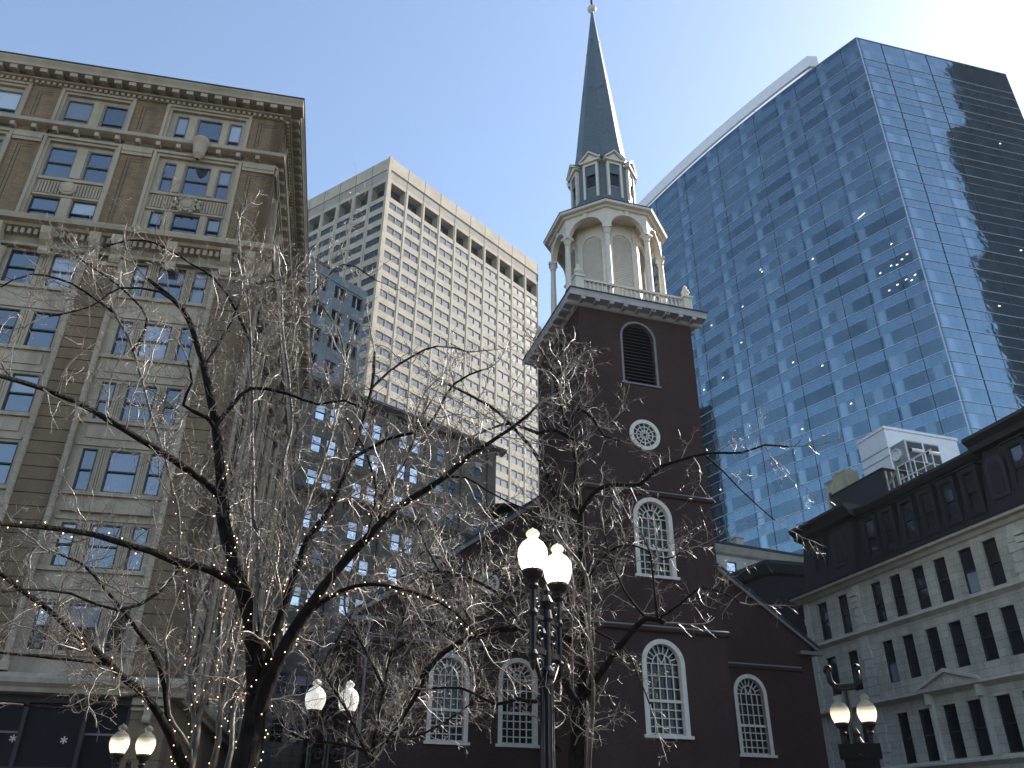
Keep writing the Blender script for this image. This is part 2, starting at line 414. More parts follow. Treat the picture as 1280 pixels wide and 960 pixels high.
# ------------------------------------------------------------------ brick meeting house
ch = thing('meeting_house', 'dark red brick meeting house with white arcaded belfry and green spire', 'church', (6.744, 37.808, 0), az(73))
I = Matrix.Identity(4); W = 3.35
TWH = [(-.80, .95, 5.55, 9.37), (-.75, .95, 12.42, 16.1), (-.93, 1.02, 22.6, 26.42)]
mb = MB(('brick', 'louver'))
def tower_side(mb, Mx, holes):
    mb.at(Mx); mb.wall(-W, W, 0, 27.1, holes, .35)
    for a, b, c, d in holes:
        r = (b - a) / 2; arched_hole_fill(mb, a, b, d - r, d, .35)
FR = I; LF = TR(-W, W) @ RZ(-90); RT = TR(W, W) @ RZ(90); BK = TR(0, 2 * W) @ RZ(180)
tower_side(mb, FR, TWH)
for m_ in (LF, RT, BK):
    tower_side(mb, m_, [TWH[2]])
for zz in (27.05,): mb.at(I).face([(-W, 0, zz), (W, 0, zz), (W, 2 * W, zz), (-W, 2 * W, zz)])
mb.build('tower', ch)
# setbacks are suggested by stone belt courses
for z0, pr in ((9.9, .16), (16.42, .12)):
    mb = MB(('brick', 'greypaint')); prof = [(-pr, z0), (-pr - .03, z0 + .16), (0, z0 + .24), (.02, z0 + .24), (.02, z0 - .06), (0, z0 - .06)]
    for m_ in (FR, LF, RT):
        mb.at(m_); mb.extr([(0, z0 - .1), (-pr, z0 - .02), (-pr, z0 + .12), (.0, z0 + .16)], -W - (pr if m_ is FR else 0), W + (pr if m_ is FR else 0))
        mb.mat(1); mb.extr([(0, z0 + .16), (-pr - .02, z0 + .122), (-pr - .02, z0 + .15), (0, z0 + .24)], -W - (pr if m_ is FR else 0), W + (pr if m_ is FR else 0)); mb.mat(0)
    mb.build('belt_course', ch)
church_window(ch, FR, .075, 5.55, 8.50, 1.7)
church_window(ch, FR, .10, 12.42, 15.25, 1.66)
def round_window(parent, Mx, cx, cz, r, rings=(.36, .68), spokes=12, rim=.18):
    f = MB(('white',)); f.at(Mx @ TR(cx, 0, cz) @ Matrix.Rotation(R(90), 4, 'X')); f.lathe([(r - .02, -.05), (r - .02, .1), (r + rim, .1), (r + rim, -.05)], n=32); o = f.build('round_window', parent)
    p = MB(('glassdark',)); p.at(Mx @ TR(cx, -.012, cz)); p.face([(r * math.cos(R(a)), 0, r * math.sin(R(a))) for a in range(0, 360, 12)]); p.build('pane', o)
    g = MB(('white',)); g.at(Mx @ TR(cx, -.05, cz))
    for q in rings:
        g.at(Mx @ TR(cx, -.04, cz) @ Matrix.Rotation(R(90), 4, 'X')); g.lathe([(q * r - .02, -.02), (q * r - .02, .02), (q * r + .02, .02), (q * r + .02, -.02)], n=24)
    g.at(Mx @ TR(cx, -.05, cz))
    for a in range(spokes):
        t = 360 * a / spokes; c, s_ = math.cos(R(t)), math.sin(R(t)); n = Vector((-s_, c)) * .018
        q0 = .14 * r; g.poly([tuple(Vector((c, s_)) * q0 - n), tuple(Vector((c, s_)) * r - n), tuple(Vector((c, s_)) * r + n), tuple(Vector((c, s_)) * q0 + n)], -.006, .03)
    g.build('glazing_bars', o); return o
round_window(ch, FR, 0, 19.63, .66)
for m_ in (FR, LF, RT, BK):
    a, b, c, d = TWH[2]; cx = (a + b) / 2; r = (b - a) / 2; zs = d - r
    f = MB(('greypaint',)); f.at(m_); arch_band(f, cx, c, zs, r - .05, r + .07, -.03, .3); f.box(a - .16, b + .16, -.08, 0, c - .09, c)
    o = f.build('louvered_opening', ch)
    g = MB(('louver', 'glassdark')); g.at(m_)
    z = c + .08
    while z < d - .1:
        hw = r if z < zs else math.sqrt(max(.0, r * r - (z - zs) ** 2))
        if hw > .15: g.extr([(.02, z - .03), (.24, z + .13), (.24, z + .155), (.02, z - .005)], cx - hw + .03, cx + hw - .03)
        z += .205
    g.mat(1); g.face([(a, .3, c), (b, .3, c), (b, .3, d), (a, .3, d)]); g.build('louvers', o)
# cornice with modillions
mb = MB(('eave', 'lead'))
OV = .72
for m_, e in ((FR, OV), (LF, 0), (RT, 0), (BK, OV)):
    mb.at(m_)
    mb.mat(0).extr([(0, 26.86), (-.10, 26.92), (-.14, 27.08), (-OV + .1, 27.12), (-OV + .06, 27.3), (-OV, 27.44), (0, 27.44)], -W - e, W + e)
    mb.mat(1).extr([(0, 27.44), (-OV - .03, 27.443), (-OV - .03, 27.53), (0, 27.62)], -W - e - (.03 if e else 0), W + e + (.03 if e else 0))
co = mb.build('cornice', ch)
mb = MB(('eave',)); mb.box(-.09, .09, -.5, 0, -.16, 0); mb.extr([(-.5, -.12), (-.5, 0), (-.38, 0), (-.38, -.17)], -.12, .12); bm_ = mb.mesh('bracket')
for m_ in (FR, LF, RT, BK):
    for i in range(9): put(bm_, 'bracket', co, m_ @ TR(-W + .05 + i * (2 * W - .1) / 8, -.14, 27.1))
mb = MB(('lead',)); mb.face([(-W - .3, -.3, 27.66), (W + .3, -.3, 27.66), (W + .3, 2 * W + .3, 27.66), (-W - .3, 2 * W + .3, 27.66)]); mb.build('terrace_deck', ch)
# balustrade
HB = 3.30; CT = (0, W)
ba = MB(('white',))
for k in range(4):
    ba.at(TR(0, W) @ RZ(90 * k)); ba.box(-HB + .2, HB - .2, -HB - .09, -HB + .09, 27.67, 27.86); ba.box(-HB + .2, HB - .2, -HB - .1, -HB + .1, 28.62, 28.76)
bo = ba.build('balustrade', ch)
mb = MB(('white',)); mb.smooth = True; mb.lathe([(.05, 27.86), (.055, 27.93), (.035, 27.97), (.085, 28.12), (.09, 28.2), (.04, 28.42), (.035, 28.5), (.06, 28.55), (.05, 28.62)], n=8); bm_ = mb.mesh('baluster')
for k in range(4):
    for i in range(24):
        put(bm_, 'baluster', bo, TR(0, W) @ RZ(90 * k) @ TR(-HB + .42 + i * (2 * HB - .84) / 23, -HB))
mb = MB(('white',)); mb.box(-.24, .24, -.24, .24, 27.67, 28.7); mb.box(-.3, .3, -.3, .3, 28.7, 28.84); mb.smooth = True
mb.lathe([(.12, 28.84), (.1, 28.95), (.22, 29.1), (.25, 29.2), (.2, 29.32), (.09, 29.38), (.12, 29.46), (.12, 29.54), (.05, 29.66), (0, 29.72)], n=14); um = mb.mesh('urn')
for sx in (-1, 1):
    for sy in (-1, 1): put(um, 'corner_pedestal', ch, TR(sx * HB, W + sy * HB))
# octagonal belfry
def OF(k, ap): return TR(0, W) @ RZ(45 * k) @ TR(0, -ap)
RO = 3.42; AP = RO * math.cos(R(22.5)); SW = 2 * RO * math.sin(R(22.5))
mb = MB(('white',)); mb.smooth = True
mb.lathe([(.25, 27.67), (.25, 27.95), (.2, 28.0), (.22, 28.1), (.185, 28.2), (.18, 30.5), (.15, 32.5), (.2, 32.55), (.17, 32.65), (.26, 32.9)], n=14)
mb.smooth = False; mb.box(-.27, .27, -.27, .27, 32.9, 33.06); cm = mb.mesh('column')
for k in range(8): put(cm, 'column', ch, TR(0, W) @ RZ(45 * k + 22.5) @ TR(0, -RO + .12))
ar = MB(('white',))
for k in range(8):
    ar.at(OF(k, AP)); h = SW / 2; ra = 1.06; zt = 34.42; zs = 33.06
    ar.smooth = False
    for y in (0, .3):
        hh = h - y * math.tan(R(22.5))
        ar.face([(-hh, y, zs), (-ra, y, zs), (-ra, y, zt), (-hh, y, zt)]); ar.face([(ra, y, zs), (hh, y, zs), (hh, y, zt), (ra, y, zt)])
        for (x0, z0), (x1, z1) in zip(arc(0, zs, ra, 180, 0, 18), arc(0, zs, ra, 180, 0, 18)[1:]): ar.face([(x0, y, z0), (x1, y, z1), (x1, y, zt), (x0, y, zt)])
    for (x0, z0), (x1, z1) in zip(arc(0, zs, ra, 180, 0, 18), arc(0, zs, ra, 180, 0, 18)[1:]): ar.face([(x0, 0, z0), (x0, .3, z0), (x1, .3, z1), (x1, 0, z1)])
    ar.box(-h, -ra, 0, .3, zs - .001, zs + .02)
    arch_band(ar, 0, zs, zs, ra, ra + .1, -.04, .0)
    ar.poly([(-.08, 34.05), (.08, 34.05), (.12, 34.42), (-.12, 34.42)], -.1, 0)
    # ceiling of the walk
    h2 = (AP - .3) * math.tan(R(22.5)); ar.face([(-h2, .3, 34.2), (h2, .3, 34.2), (.9, 1.1, 34.2), (-.9, 1.1, 34.2)])
ar.build('arcade', ch)
mb = MB(('white', 'lead'))
a0 = R(22.5) + R(-90)
mb.lathe([(RO - .02, 34.40), (RO + .14, 34.45), (RO + .2, 34.55), (RO + .42, 34.6), (RO + .47, 34.74)], CT, 8, a0)
mb.mat(1).lathe([(RO + .47, 34.742), (RO + .5, 34.80), (2.45, 35.85), (2.35, 36.0)], CT, 8, a0); mb.build('belfry_roof', ch)
# drum with blind louvered arches
RD = 2.42; AD = RD * math.cos(R(22.5)); SD = RD * math.sin(R(22.5))
dr = MB(('white',)); dr.lathe([(RD, 27.67), (RD, 34.3)], CT, 8, a0)
for k in range(8):
    dr.at(OF(k, AD)); dr.box(-SD, -SD + .2, -.07, .01, 27.67, 34.2); dr.box(SD - .2, SD, -.07, .01, 27.67, 34.2); dr.box(-SD + .2, SD - .2, -.03, .01, 28.3, 28.42)
dr.build('drum', ch)
ba = MB(('white', 'pale'))
arch_band(ba, 0, 28.3, 32.7, .62, .74, -.09, .0); 
z = 28.42
while z < 33.2:
    hw = .62 if z < 32.7 else math.sqrt(max(0, .62 ** 2 - (z - 32.7) ** 2))
    if hw > .1: ba.extr([(-.045, z), (-.012, z + .11), (-.01, z + .115), (-.04, z)], -hw, hw)
    z += .12
bam = ba.mesh('blind_arch')
for k in range(8): put(bam, 'blind_arch', ch, OF(k, AD))
# lantern, eight pedimented dormers
RL = 1.98; AL = RL * math.cos(R(22.5)); SL = RL * math.sin(R(22.5))
mb = MB(('slate',)); mb.lathe([(2.4, 35.98), (2.35, 36.2), (2.2, 36.35), (2.16, 36.62), (RL, 36.66), (RL - .02, 39.9)], CT, 8, a0); mb.build('lantern', ch)
dm = MB(('white', 'slate', 'glassdark'))
dm.box(-.5, -.36, -.2, .1, 36.62, 39.5); dm.box(.36, .5, -.2, .1, 36.62, 39.5); dm.box(-.36, .36, -.2, .05, 39.3, 39.5)
dm.mat(1); dm.box(-.36, .36, -.1, .02, 36.62, 37.5); dm.box(-.36, .36, -.12, .02, 38.55, 39.3); dm.box(-.36, -.28, -.08, .02, 37.5, 38.55); dm.box(.28, .36, -.08, .02, 37.5, 38.55)
dm.mat(2); dm.face([(-.3, -.01, 37.5), (.3, -.01, 37.5), (.3, -.01, 38.6), (-.3, -.01, 38.6)])
dm.mat(0); dm.box(-.28, .28, -.06, -.02, 37.5, 37.56)
dm.extr([(-.34, 39.5), (-.36, 39.62), (.3, 39.62), (.3, 39.5)], -.66, .66)
for s_ in (-1, 1):
    q = [(s_ * .70, 39.62), (s_ * .70, 39.74), (0, 40.42), (0, 40.28)]; dm.poly(q, -.38, .6)
dm.poly([(-.6, 39.62), (.6, 39.62), (0, 40.25)], -.22, .55)
dm.poly([(-.3, 39.70), (.3, 39.70), (0, 40.02)], -.26, -.2)
dm.mat(1)
for s_ in (-1, 1): dm.poly([(s_ * .74, 39.745), (s_ * .74, 39.775), (0, 40.47), (0, 40.425)], -.40, .7)
dmm = dm.mesh('dormer')
for k in range(8): put(dmm, 'dormer', ch, OF(k, AL))
sp = MB(('slate', 'lead')); sp.lathe([(RL + .04, 39.88), (RL - .08, 40.0), (1.62, 41.9), (1.07, 47.3), (.52, 52.4), (.085, 56.55)], CT, 8, a0)
sp.build('spire', ch)
for z, rr, ks in ((47.35, .2, range(8)), (51.6, .09, (0, 2, 4, 6)), (53.0, .07, (1, 3, 5, 7))):
    for k in ks:
        rz = 1.62 - (z - 41.9) * .1065 if z < 52 else .52 - (z - 52.4) * .105
        g = MB(('slate', 'lead')); g.at(TR(0, W) @ RZ(45 * k) @ TR(0, -rz * math.cos(R(22.5)), z) @ Matrix.Rotation(R(90 + 6), 4, 'X'))
        g.lathe([(rr, -.05), (rr + .05, .05), (rr - .02, .05), (rr - .04, .02), (0, .02)], n=16); g.build('porthole', ch)
g = MB(('white', 'gold')); g.at(TR(0, W)); g.smooth = True
g.lathe([(.1, 56.5), (.12, 56.6), (.26, 56.75), (.34, 56.95), (.34, 57.05), (.2, 57.2), (.05, 57.3)], n=16); g.build('ball', ch)
g = MB(('iron',)); g.at(TR(0, W)); g.lathe([(.09, 57.2), (.075, 59), (.03, 60.8)], n=8)
g.poly([(-.9, 59.8), (.7, 59.72), (1.0, 59.9), (.6, 60.05), (-.6, 60.0), (-.95, 60.15)], -.02, .02); g.build('weathervane', ch)
# main hall
V0 = 2 * W; HM = TR(0, V0); XL, XR = -12.5, 12.8; ZE = 11.45; ZR = 20.55
holesH = [(-8.85, -7.2, 5.6, 9.42), (-5.35, -3.7, 5.6, 9.42), (7.72, 9.37, 5.6, 9.42)]
mb = MB(('brick',)); mb.at(HM); mb.wall(XL, XR, 0, ZE, holesH, .4)
for a, b, c, d in holesH: arched_hole_fill(mb, a, b, d - (b - a) / 2, d, .4)
mb.face([(XL, 0, ZE), (XR, 0, ZE), (0, 0, ZR)])
mb.face([(XL, 28, 0), (XL, 0, 0), (XL, 0, ZE), (XL, 28, ZE)]); mb.face([(XR, 0, 0), (XR, 28, 0), (XR, 28, ZE), (XR, 0, ZE)])
mb.face([(XR, 28, 0), (XL, 28, 0), (XL, 28, ZE), (XR, 28, ZE)]); mb.face([(XR, 28, ZE), (XL, 28, ZE), (0, 28, ZR)]); mb.build('wall', ch)
rf = MB(('slate_dark', 'lead', 'greypaint')); rf.at(HM)
for s_, X in ((-1, XL), (1, XR)):
    dx = X + s_ * .45; ze = ZE - .45 * (ZR - ZE) / abs(X)
    rf.mat(0).poly([(dx, ze + .04), (dx, ze + .22), (0, ZR + .3), (0, ZR + .06)] if s_ < 0 else [(0, ZR + .06), (0, ZR + .3), (dx, ze + .22), (dx, ze + .04)], -.02, 28.4)
    rf.mat(2).poly([(dx, ze - .10), (dx, ze + .1), (0, ZR + .16), (0, ZR - .16)], -.16, -.024)
    rf.mat(1).poly([(dx, ze + .104), (dx, ze + .24), (0, ZR + .32), (0, ZR + .164)], -.22, -.023)
    rf.mat(2).box(min(dx, X), max(dx, X), -.3, 28, ze - .24, ze - .104)
    rf.mat(2).box(min(dx + s_ * .1, X - s_ * .9), max(dx + s_ * .1, X - s_ * .9), -.34, .0, ze - .3, ze - .11)
ro = rf.build('roof', ch)
g = MB(('lead',)); g.at(TR(-4.6, V0 + 2.6, 17.2)); g.smooth = True; g.lathe([(.35, 0), (.35, .9), (1.15, 1.0), (1.2, 1.12), (.5, 1.35), (0, 1.4)], n=20); g.build('roof_vent', ro)
for a, b in ((XL, -W), (W, 12.0)):
    mb = MB(('brick', 'greypaint')); mb.at(HM); mb.mat(0).extr([(0, 9.88), (-.12, 9.93), (-.12, 10.08), (0, 10.12)], a, b); mb.mat(1).extr([(0, 10.12), (-.14, 10.084), (-.14, 10.11), (0, 10.19)], a, b); mb.build('belt_course', ch)
for a, b, c, d in holesH: church_window(ch, HM, (a + b) / 2, c, d - (b - a) / 2, b - a - .02)
round_window(ch, HM, -6.15, 13.25, .42, rings=(.4,), spokes=8, rim=.13)
g = MB(('greypaint',)); g.at(HM); g.lathe([(.07, 0), (.07, 11.2)], (XL + .35, -.14), 8); g.build('downpipe', ch)

# ------------------------------------------------------------------ tan stone office block on the left
rl = random.Random(3)
lb = thing('stone_office_building', 'tan and grey stone office building with bracketed cornice at the left edge', 'building', (-12.965, 33.584, 0), az(79))
BAYS = [(-6.25, -1.75, [(-5.65, -5.03), (-4.53, -3.27), (-2.86, -2.2)]), (-11.65, -7.86, [(-11.28, -9.97), (-9.38, -8.22)]),
        (-17.05, -13.15, [(-16.65, -15.35), (-14.8, -13.55)]), (-22.6, -18.6, [(-22.2, -20.9), (-20.3, -19.0)])]
PIERS = [(-1.75, 0), (-7.86, -6.25), (-13.15, -11.65), (-18.6, -17.05), (-27, -22.6)]
SBAYS = [(2 + 5.2 * i, 5.7 + 5.2 * i, [(2.4 + 5.2 * i, 3.6 + 5.2 * i), (4.1 + 5.2 * i, 5.3 + 5.2 * i)]) for i in range(6)]
SPIERS = [(0, 2)] + [(5.7 + 5.2 * i, 7.2 + 5.2 * i) for i in range(5)] + [(31.7, 33)]
ROWS = [(34.55, 36.35), (30.93, 32.93), (27.95, 29.6), (24.3, 26.2), (21.0, 22.9), (17.7, 19.6), (14.35, 16.3), (11.1, 12.95), (7.85, 9.65)]
SF = RZ(90)
def left_facade(Mx, bays, piers, X0, X1, ex0, ex1, windows=True):
    # bays
    for bi, (b0, b1, lights) in enumerate(bays):
        holes = [(a, b, z0, z1) for z0, z1 in ROWS for a, b in lights]
        m = MB(('limeplain', 'lime', 'groove')); m.at(Mx); m.wall(b0, b1, 6.9, 37.0, holes, .16, .18)
        for z0, z1 in ROWS[3:]:                     # mullion pilasters and sills
            m.mat(0).box(b0 + .1, b1 - .1, .04, .18, z0 - .2, z0 - .03)
            if z0 < 24: m.box(b0 + .3, b1 - .3, .10, .18, z1 + .12, z1 + .26)
            for (p, a), (b, q) in zip(lights, lights[1:]):
                x = (a + b) / 2; ww = (b - a) * .30
                for o in (-.5, 0, .5): m.box(x + o * ww * 1.3 - ww * .18, x + o * ww * 1.3 + ww * .18, .11, .18, z0, z1)
            if z0 > 10 and z0 < 24:
                zc = z0 - .75; m.box(b0 + .55, b1 - .55, .12, .18, z0 - .9, z0 - .35)
        for zc in (13.65,):                         # small pediment
            m.poly([(b0 + .4, zc - .25), (b1 - .4, zc - .25), ((b0 + b1) / 2, zc + .38)], -.02, .18)
        # upper surround: two-storey moulded frame, fluted panel between
        for z0, z1 in ((27.75, 33.5), (34.3, 36.9)):
            m.mat(0).box(b0, b0 + .16, -.10, .18, z0, z1); m.box(b1 - .16, b1, -.10, .18, z0, z1); m.box(b0 + .16, b1 - .16, -.10, .18, z1 - .16, z1)
            m.box(b0 + .16, b0 + .30, .0, .18, z0, z1 - .16); m.box(b1 - .3, b1 - .16, .0, .18, z0, z1 - .16); m.box(b0 + .3, b1 - .3, .0, .18, z1 - .32, z1 - .16)
        m.box(b0 + .32, b1 - .32, .06, .18, 30.68, 30.84); m.box(b0 + .32, b1 - .32, .08, .18, 29.64, 29.76)
        x = b0 + .45
        while x < b1 - .4: m.box(x, x + .07, .10, .18, 29.82, 30.6); x += .145
        for (p, a), (b, q) in zip(lights, lights[1:]):
            for z0, z1 in ROWS[:3]: m.box(a + .05, b - .05, .08, .18, z0, z1)
        bf = m.build('bay_front', lb)
        # carved work
        c = MB(('limeplain',)); c.at(Mx @ TR((b0 + b1) / 2, .1, 30.2) @ Matrix.Rotation(R(90), 4, 'X')); c.smooth = True
        c.lathe([(.42, 0), (.40, .12), (.30, .1), (.26, .16), (0, .2)], n=18)
        if bi == 0:
            for i in range(16):
                an = i * 22.5; rr = .4 + .1 * (i % 2); c.at(Mx @ TR((b0 + b1) / 2 + rr * math.cos(R(an)) * 1.3, .06, 30.2 + rr * math.sin(R(an))) @ Matrix.Rotation(R(90), 4, 'X')); c.lathe([(.13, 0), (.1, .1), (0, .14)], n=8)
        c.build('carved_medallion', lb)
        # colonettes up the lower storeys
        for x in (b0 + .06, b1 - .06):
            c = MB(('limeplain',)); c.at(Mx); c.smooth = True; c.lathe([(.2, 7.0), (.2, 7.3), (.13, 7.4), (.13, 25.6), (.2, 25.9), (.2, 26.1)], (x, -.02), 10)
            for k in range(int(18 / .45)): c.lathe([(.135, 7.6 + k * .45), (.155, 7.66 + k * .45), (.135, 7.72 + k * .45)], (x, -.02), 8)
            c.build('colonette', lb)
        if windows:
            for ri, (z0, z1) in enumerate(ROWS):
                for a, b in lights: hung_window(lb, Mx @ TR(0, .18, 0), a, z0, b - a, z1 - z0, .15, glasspick(rl, 'glass' if z0 > 9.9 else 'glassdim'), 'darkframe' if z0 < 28 else 'greypaint', rail=.5 if ri != 0 else .28)
    # piers
    for i, (p0, p1) in enumerate(piers):
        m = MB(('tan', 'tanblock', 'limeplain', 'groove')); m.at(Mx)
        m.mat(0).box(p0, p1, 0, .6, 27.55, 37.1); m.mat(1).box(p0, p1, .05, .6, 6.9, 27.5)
        z = 7.05
        while z < 25.4:
            m.box(p0 + .02, p1 - .02, 0, .052, z, z + .53); z += .585
        m.mat(3)
        for q, (za, zb) in enumerate(((28.4, 32.7), (34.75, 36.5))):
            xa, xb = p0 + .38, p1 - .38
            if p1 - p0 > 2: xa, xb = p1 - 1.2, p1 - .4
            if xb - xa > .25:
                for o in (0, .17):
                    m.box(xa + o, xa + o + .045, -.006, 0, za, zb - o); m.box(xa + o + .045, xb, -.006, 0, zb - o - .045, zb - o)
        m.mat(2); m.box(p0 + .05, p1 - .05, -.1, 0, 32.9, 33.1); m.box(p0 + .05, p1 - .05, -.14, 0, 33.1, 33.35); m.box(p0, p1, -.08, 0, 33.38, 33.54)
        m.box(p0 + .05, p1 - .05, -.1, 0, 25.75, 25.95)
        m.build('pier', lb)
    # bands and cornices
    m = MB(('limeplain', 'lime')); m.at(Mx)
    m.mat(1).box(X0, X1, -.02, .2, 26.35, 27.3); m.mat(0)
    m.extr([(0, 27.25), (-.35, 27.29), (-.45, 27.4), (-.74, 27.45), (-.8, 27.66), (-.8, 27.72), (0, 27.84)], X0 - ex0 * .8, X1 + ex1 * .8)
    m.extr([(0, 26.3), (-.14, 26.3), (-.18, 26.42), (0, 26.46)], X0 - ex0 * .18, X1 + ex1 * .18)
    b = m.build('main_band', lb)
    dt = MB(('limeplain',)); dt.at(Mx); x = X0 + .1
    while x < X1 - .1: dt.box(x, x + .16, -.3, -.02, 26.9, 27.2); x += .3
    dt.build('dentil_row', b)
    br = MB(('limeplain',)); br.extr([(0, 25.95), (-.2, 25.9), (-.3, 26.05), (-.22, 26.35), (-.45, 26.55), (-.62, 26.85), (-.66, 27.23), (0, 27.23)], -.24, .24); br.smooth = True
    brm = br.mesh('bracket')
    for p0, p1 in piers:
        for x in ((p0 + .3, p1 - .3) if p1 - p0 < 2.5 else (p1 - .3, p1 - 1.6)): put(brm, 'bracket', b, Mx @ TR(x, 0, 0))
    for b0, b1, _l in bays: put(brm, 'bracket', b, Mx @ TR((b0 + b1) / 2, 0, 0))
    m = MB(('limeplain',)); m.at(Mx); m.extr([(0, 33.85), (-.3, 33.93), (-.4, 33.97), (-.42, 34.18), (0, 34.26)], X0 - ex0 * .4, X1 + ex1 * .4)
    x = X0 + .4
    while x < X1 - .3: m.box(x, x + .22, -.34, 0, 33.6, 33.85); x += 1.02
    m.build('attic_band', lb)
    m = MB(('limeplain', 'lime', 'lead')); m.at(Mx)
    m.mat(1).box(X0, X1, -.05, .5, 36.9, 37.1)
    m.mat(0).extr([(0, 37.06), (-.28, 37.1), (-.32, 37.17), (0, 37.17)], X0 - ex0 * .3, X1 + ex1 * .3)
    m.extr([(0, 37.4), (-.8, 37.42), (-.83, 37.58), (-.94, 37.8), (-.94, 37.9), (0, 37.9)], X0 - ex0 * .94, X1 + ex1 * .94)
    m.mat(2).extr([(0, 37.9), (-.98, 37.902), (-.98, 37.97), (0, 38.05)], X0 - ex0 * .98, X1 + ex1 * .98)
    m.mat(1).box(X0, X1, 0, .5, 37.1, 38.0)
    cr = m.build('cornice', lb)
    dt = MB(('limeplain',)); dt.at(Mx); x = X0 + .05
    while x < X1 - .1: dt.box(x, x + .15, -.2, 0, 36.88, 37.06); x += .29
    dt.build('dentil_row', cr)
    mo = MB(('limeplain',)); mo.box(-.16, .16, -.7, 0, 37.2, 37.42); mo.box(-.18, .18, -.74, -.58, 37.17, 37.42); mom = mo.mesh('modillion')
    x = X0 + .3; n = 0
    while x < X1 + ex1 * .6 and n < 50: put(mom, 'modillion', cr, Mx @ TR(x, 0, 0)); x += .745; n += 1
left_facade(I, BAYS, PIERS, -27, 0, 0, 1)
left_facade(SF, SBAYS, SPIERS, 0, 33, 0, 0)
c = MB(('limeplain',)); c.at(TR(-3.95, -.43, 34.1)); c.smooth = True
c.lathe([(.1, -1.2), (.28, -.9), (.36, -.3), (.46, 0), (.4, .16), (0, .2)], n=12); c.build('keystone', lb)
m = MB(('lime', 'lead')); m.box(-27, -.6, .6, 33, 0, 37, skip='f'); m.mat(1).face([(-27, 0, 37.9), (0, 0, 37.9), (0, 33, 37.9), (-27, 33, 37.9)]); m.build('rear_walls', lb)
# ground storey: ledge, corner pier, shop front
m = MB(('limeplain', 'tanblock')); m.extr([(.2, 6.2), (-.3, 6.24), (-.34, 6.4), (-.5, 6.55), (-.52, 6.72), (-.1, 6.95), (.2, 6.95)], -27, .52)
m.at(SF).extr([(.2, 6.2), (-.3, 6.24), (-.34, 6.4), (-.5, 6.55), (-.52, 6.72), (-.1, 6.95), (.2, 6.95)], 0, 33); m.build('ledge', lb)
m = MB(('tanblock', 'limeplain', 'groove')); z = 0
m.mat(0).box(-1.3, -.02, .03, 1.2, 0, 6.2)
while z < 5.9: m.box(-1.32, 0, 0, 1.1, z, z + .62); z += .68
m.at(SF).box(1.1, 33, .0, .4, 0, 6.2); m.at(I)
m.mat(1).box(-1.34, .02, -.08, 0, 5.75, 5.85); m.box(-1.34, .02, -.12, 0, 5.95, 6.2)
m.smooth = True; m.at(TR(-.69, -.16, 5.45) @ RZ(90) @ Matrix.Rotation(R(90), 4, 'X')); m.lathe([(0, -.14), (.16, -.14), (.16, .14), (0, .14)], n=14); m.at(I); m.smooth = False
m.extr([(0, 5.3), (-.16, 5.35), (-.3, 5.9), (-.3, 6.0), (0, 6.0)], -.83, -.55)
m.build('corner_pier', lb)
m = MB(('darkframe', 'glassdark', 'groove')); xs = [-1.4, -2.93, -5.06, -7.2, -8.9, -11.0, -13.1, -15.2, -17.3]
for x in xs: m.box(x - .07, x + .07, .2, .45, 0, 6.2)
m.box(-27, -1.3, .22, .45, 5.95, 6.2); m.box(-27, -1.3, .22, .45, 3.60, 3.76)
m.build('shopfront_frame', lb)
for a, b in zip(xs, xs[1:]):
    g = MB(('glassdark', 'greypaint')); g.face([(b + .07, .38, 0), (a - .07, .38, 0), (a - .07, .38, 5.95), (b + .07, .38, 5.95)])
    if b in (-2.93, -7.2): g.mat(1).box(b + .07, a - .07, .32, .37, 4.88, 4.95)
    g.build('shop_window', lb)
for x, z, l in ((-5.28, 4.7, 'small white paper snowflake on the dark shop glass nearer the left edge'), (-3.53, 4.69, 'small white paper snowflake in the middle of the dark shop window pane')):
    g = MB(('white',)); g.smooth = False
    for a in range(0, 180, 60):
        c_, s_ = math.cos(R(a + 30)), math.sin(R(a + 30)); n = Vector((-s_, c_)) * .022
        p = Vector((c_, s_)) * .13; g.poly([tuple(-p - n), tuple(p - n), tuple(p + n), tuple(-p + n)], -.004 - a * 1e-5, .004)
        for sg in (-1, 1):
            for q in (.6, ): 
                c2, s2 = math.cos(R(a + 30)) * sg, math.sin(R(a + 30)) * sg; e = Vector((c2, s2)) * .13
                g.poly([tuple(e * .55), tuple(e * .95 + n * 1.6), tuple(e * .75)], -.005, .003); g.poly([tuple(e * .55), tuple(e * .95 - n * 1.6), tuple(e * .75)], -.0045, .003)
    d = thing('paper_snowflake', l, 'decoration', tuple(Matrix.Translation((-12.965, 33.584, 0)) @ Matrix.Rotation(az(79), 4, 'Z') @ Vector((x, .36, z))), az(79)); g.build('paper_cutout', d)

# ------------------------------------------------------------------ mansard block on the right
rb = thing('mansard_building', 'weathered pale marble building with dark mansard roof and tall narrow windows', 'building', (21.725, 61.262, 0), az(162.5))
COLS = [(1.55, 2.65), (3.85, 4.88), (7.28, 8.28), (9.1, 10.12), (11.1, 12.15), (12.94, 13.96), (14.94, 15.98), (16.74, 17.76), (20.5, 21.6), (22.8, 23.9), (26.5, 27.6), (28.4, 29.4), (30.3, 31.3), (32.2, 33.2)]
RR = [(14.12, 16.7), (10.43, 12.95), (5.82, 8.65), (.7, 4.6)]
FR2 = I
m = MB(('marble',)); m.wall(0, 36, 0, 17.1, [(a, b, c, d) for c, d in RR for a, b in COLS], .35)
m.box(0, 36, .36, 20, 0, 17.1, skip='fd'); m.face([(0, 0, 0), (0, 0, 17.1), (0, .36, 17.1), (0, .36, 0)]); m.build('wall', rb)
rr_ = random.Random(5)
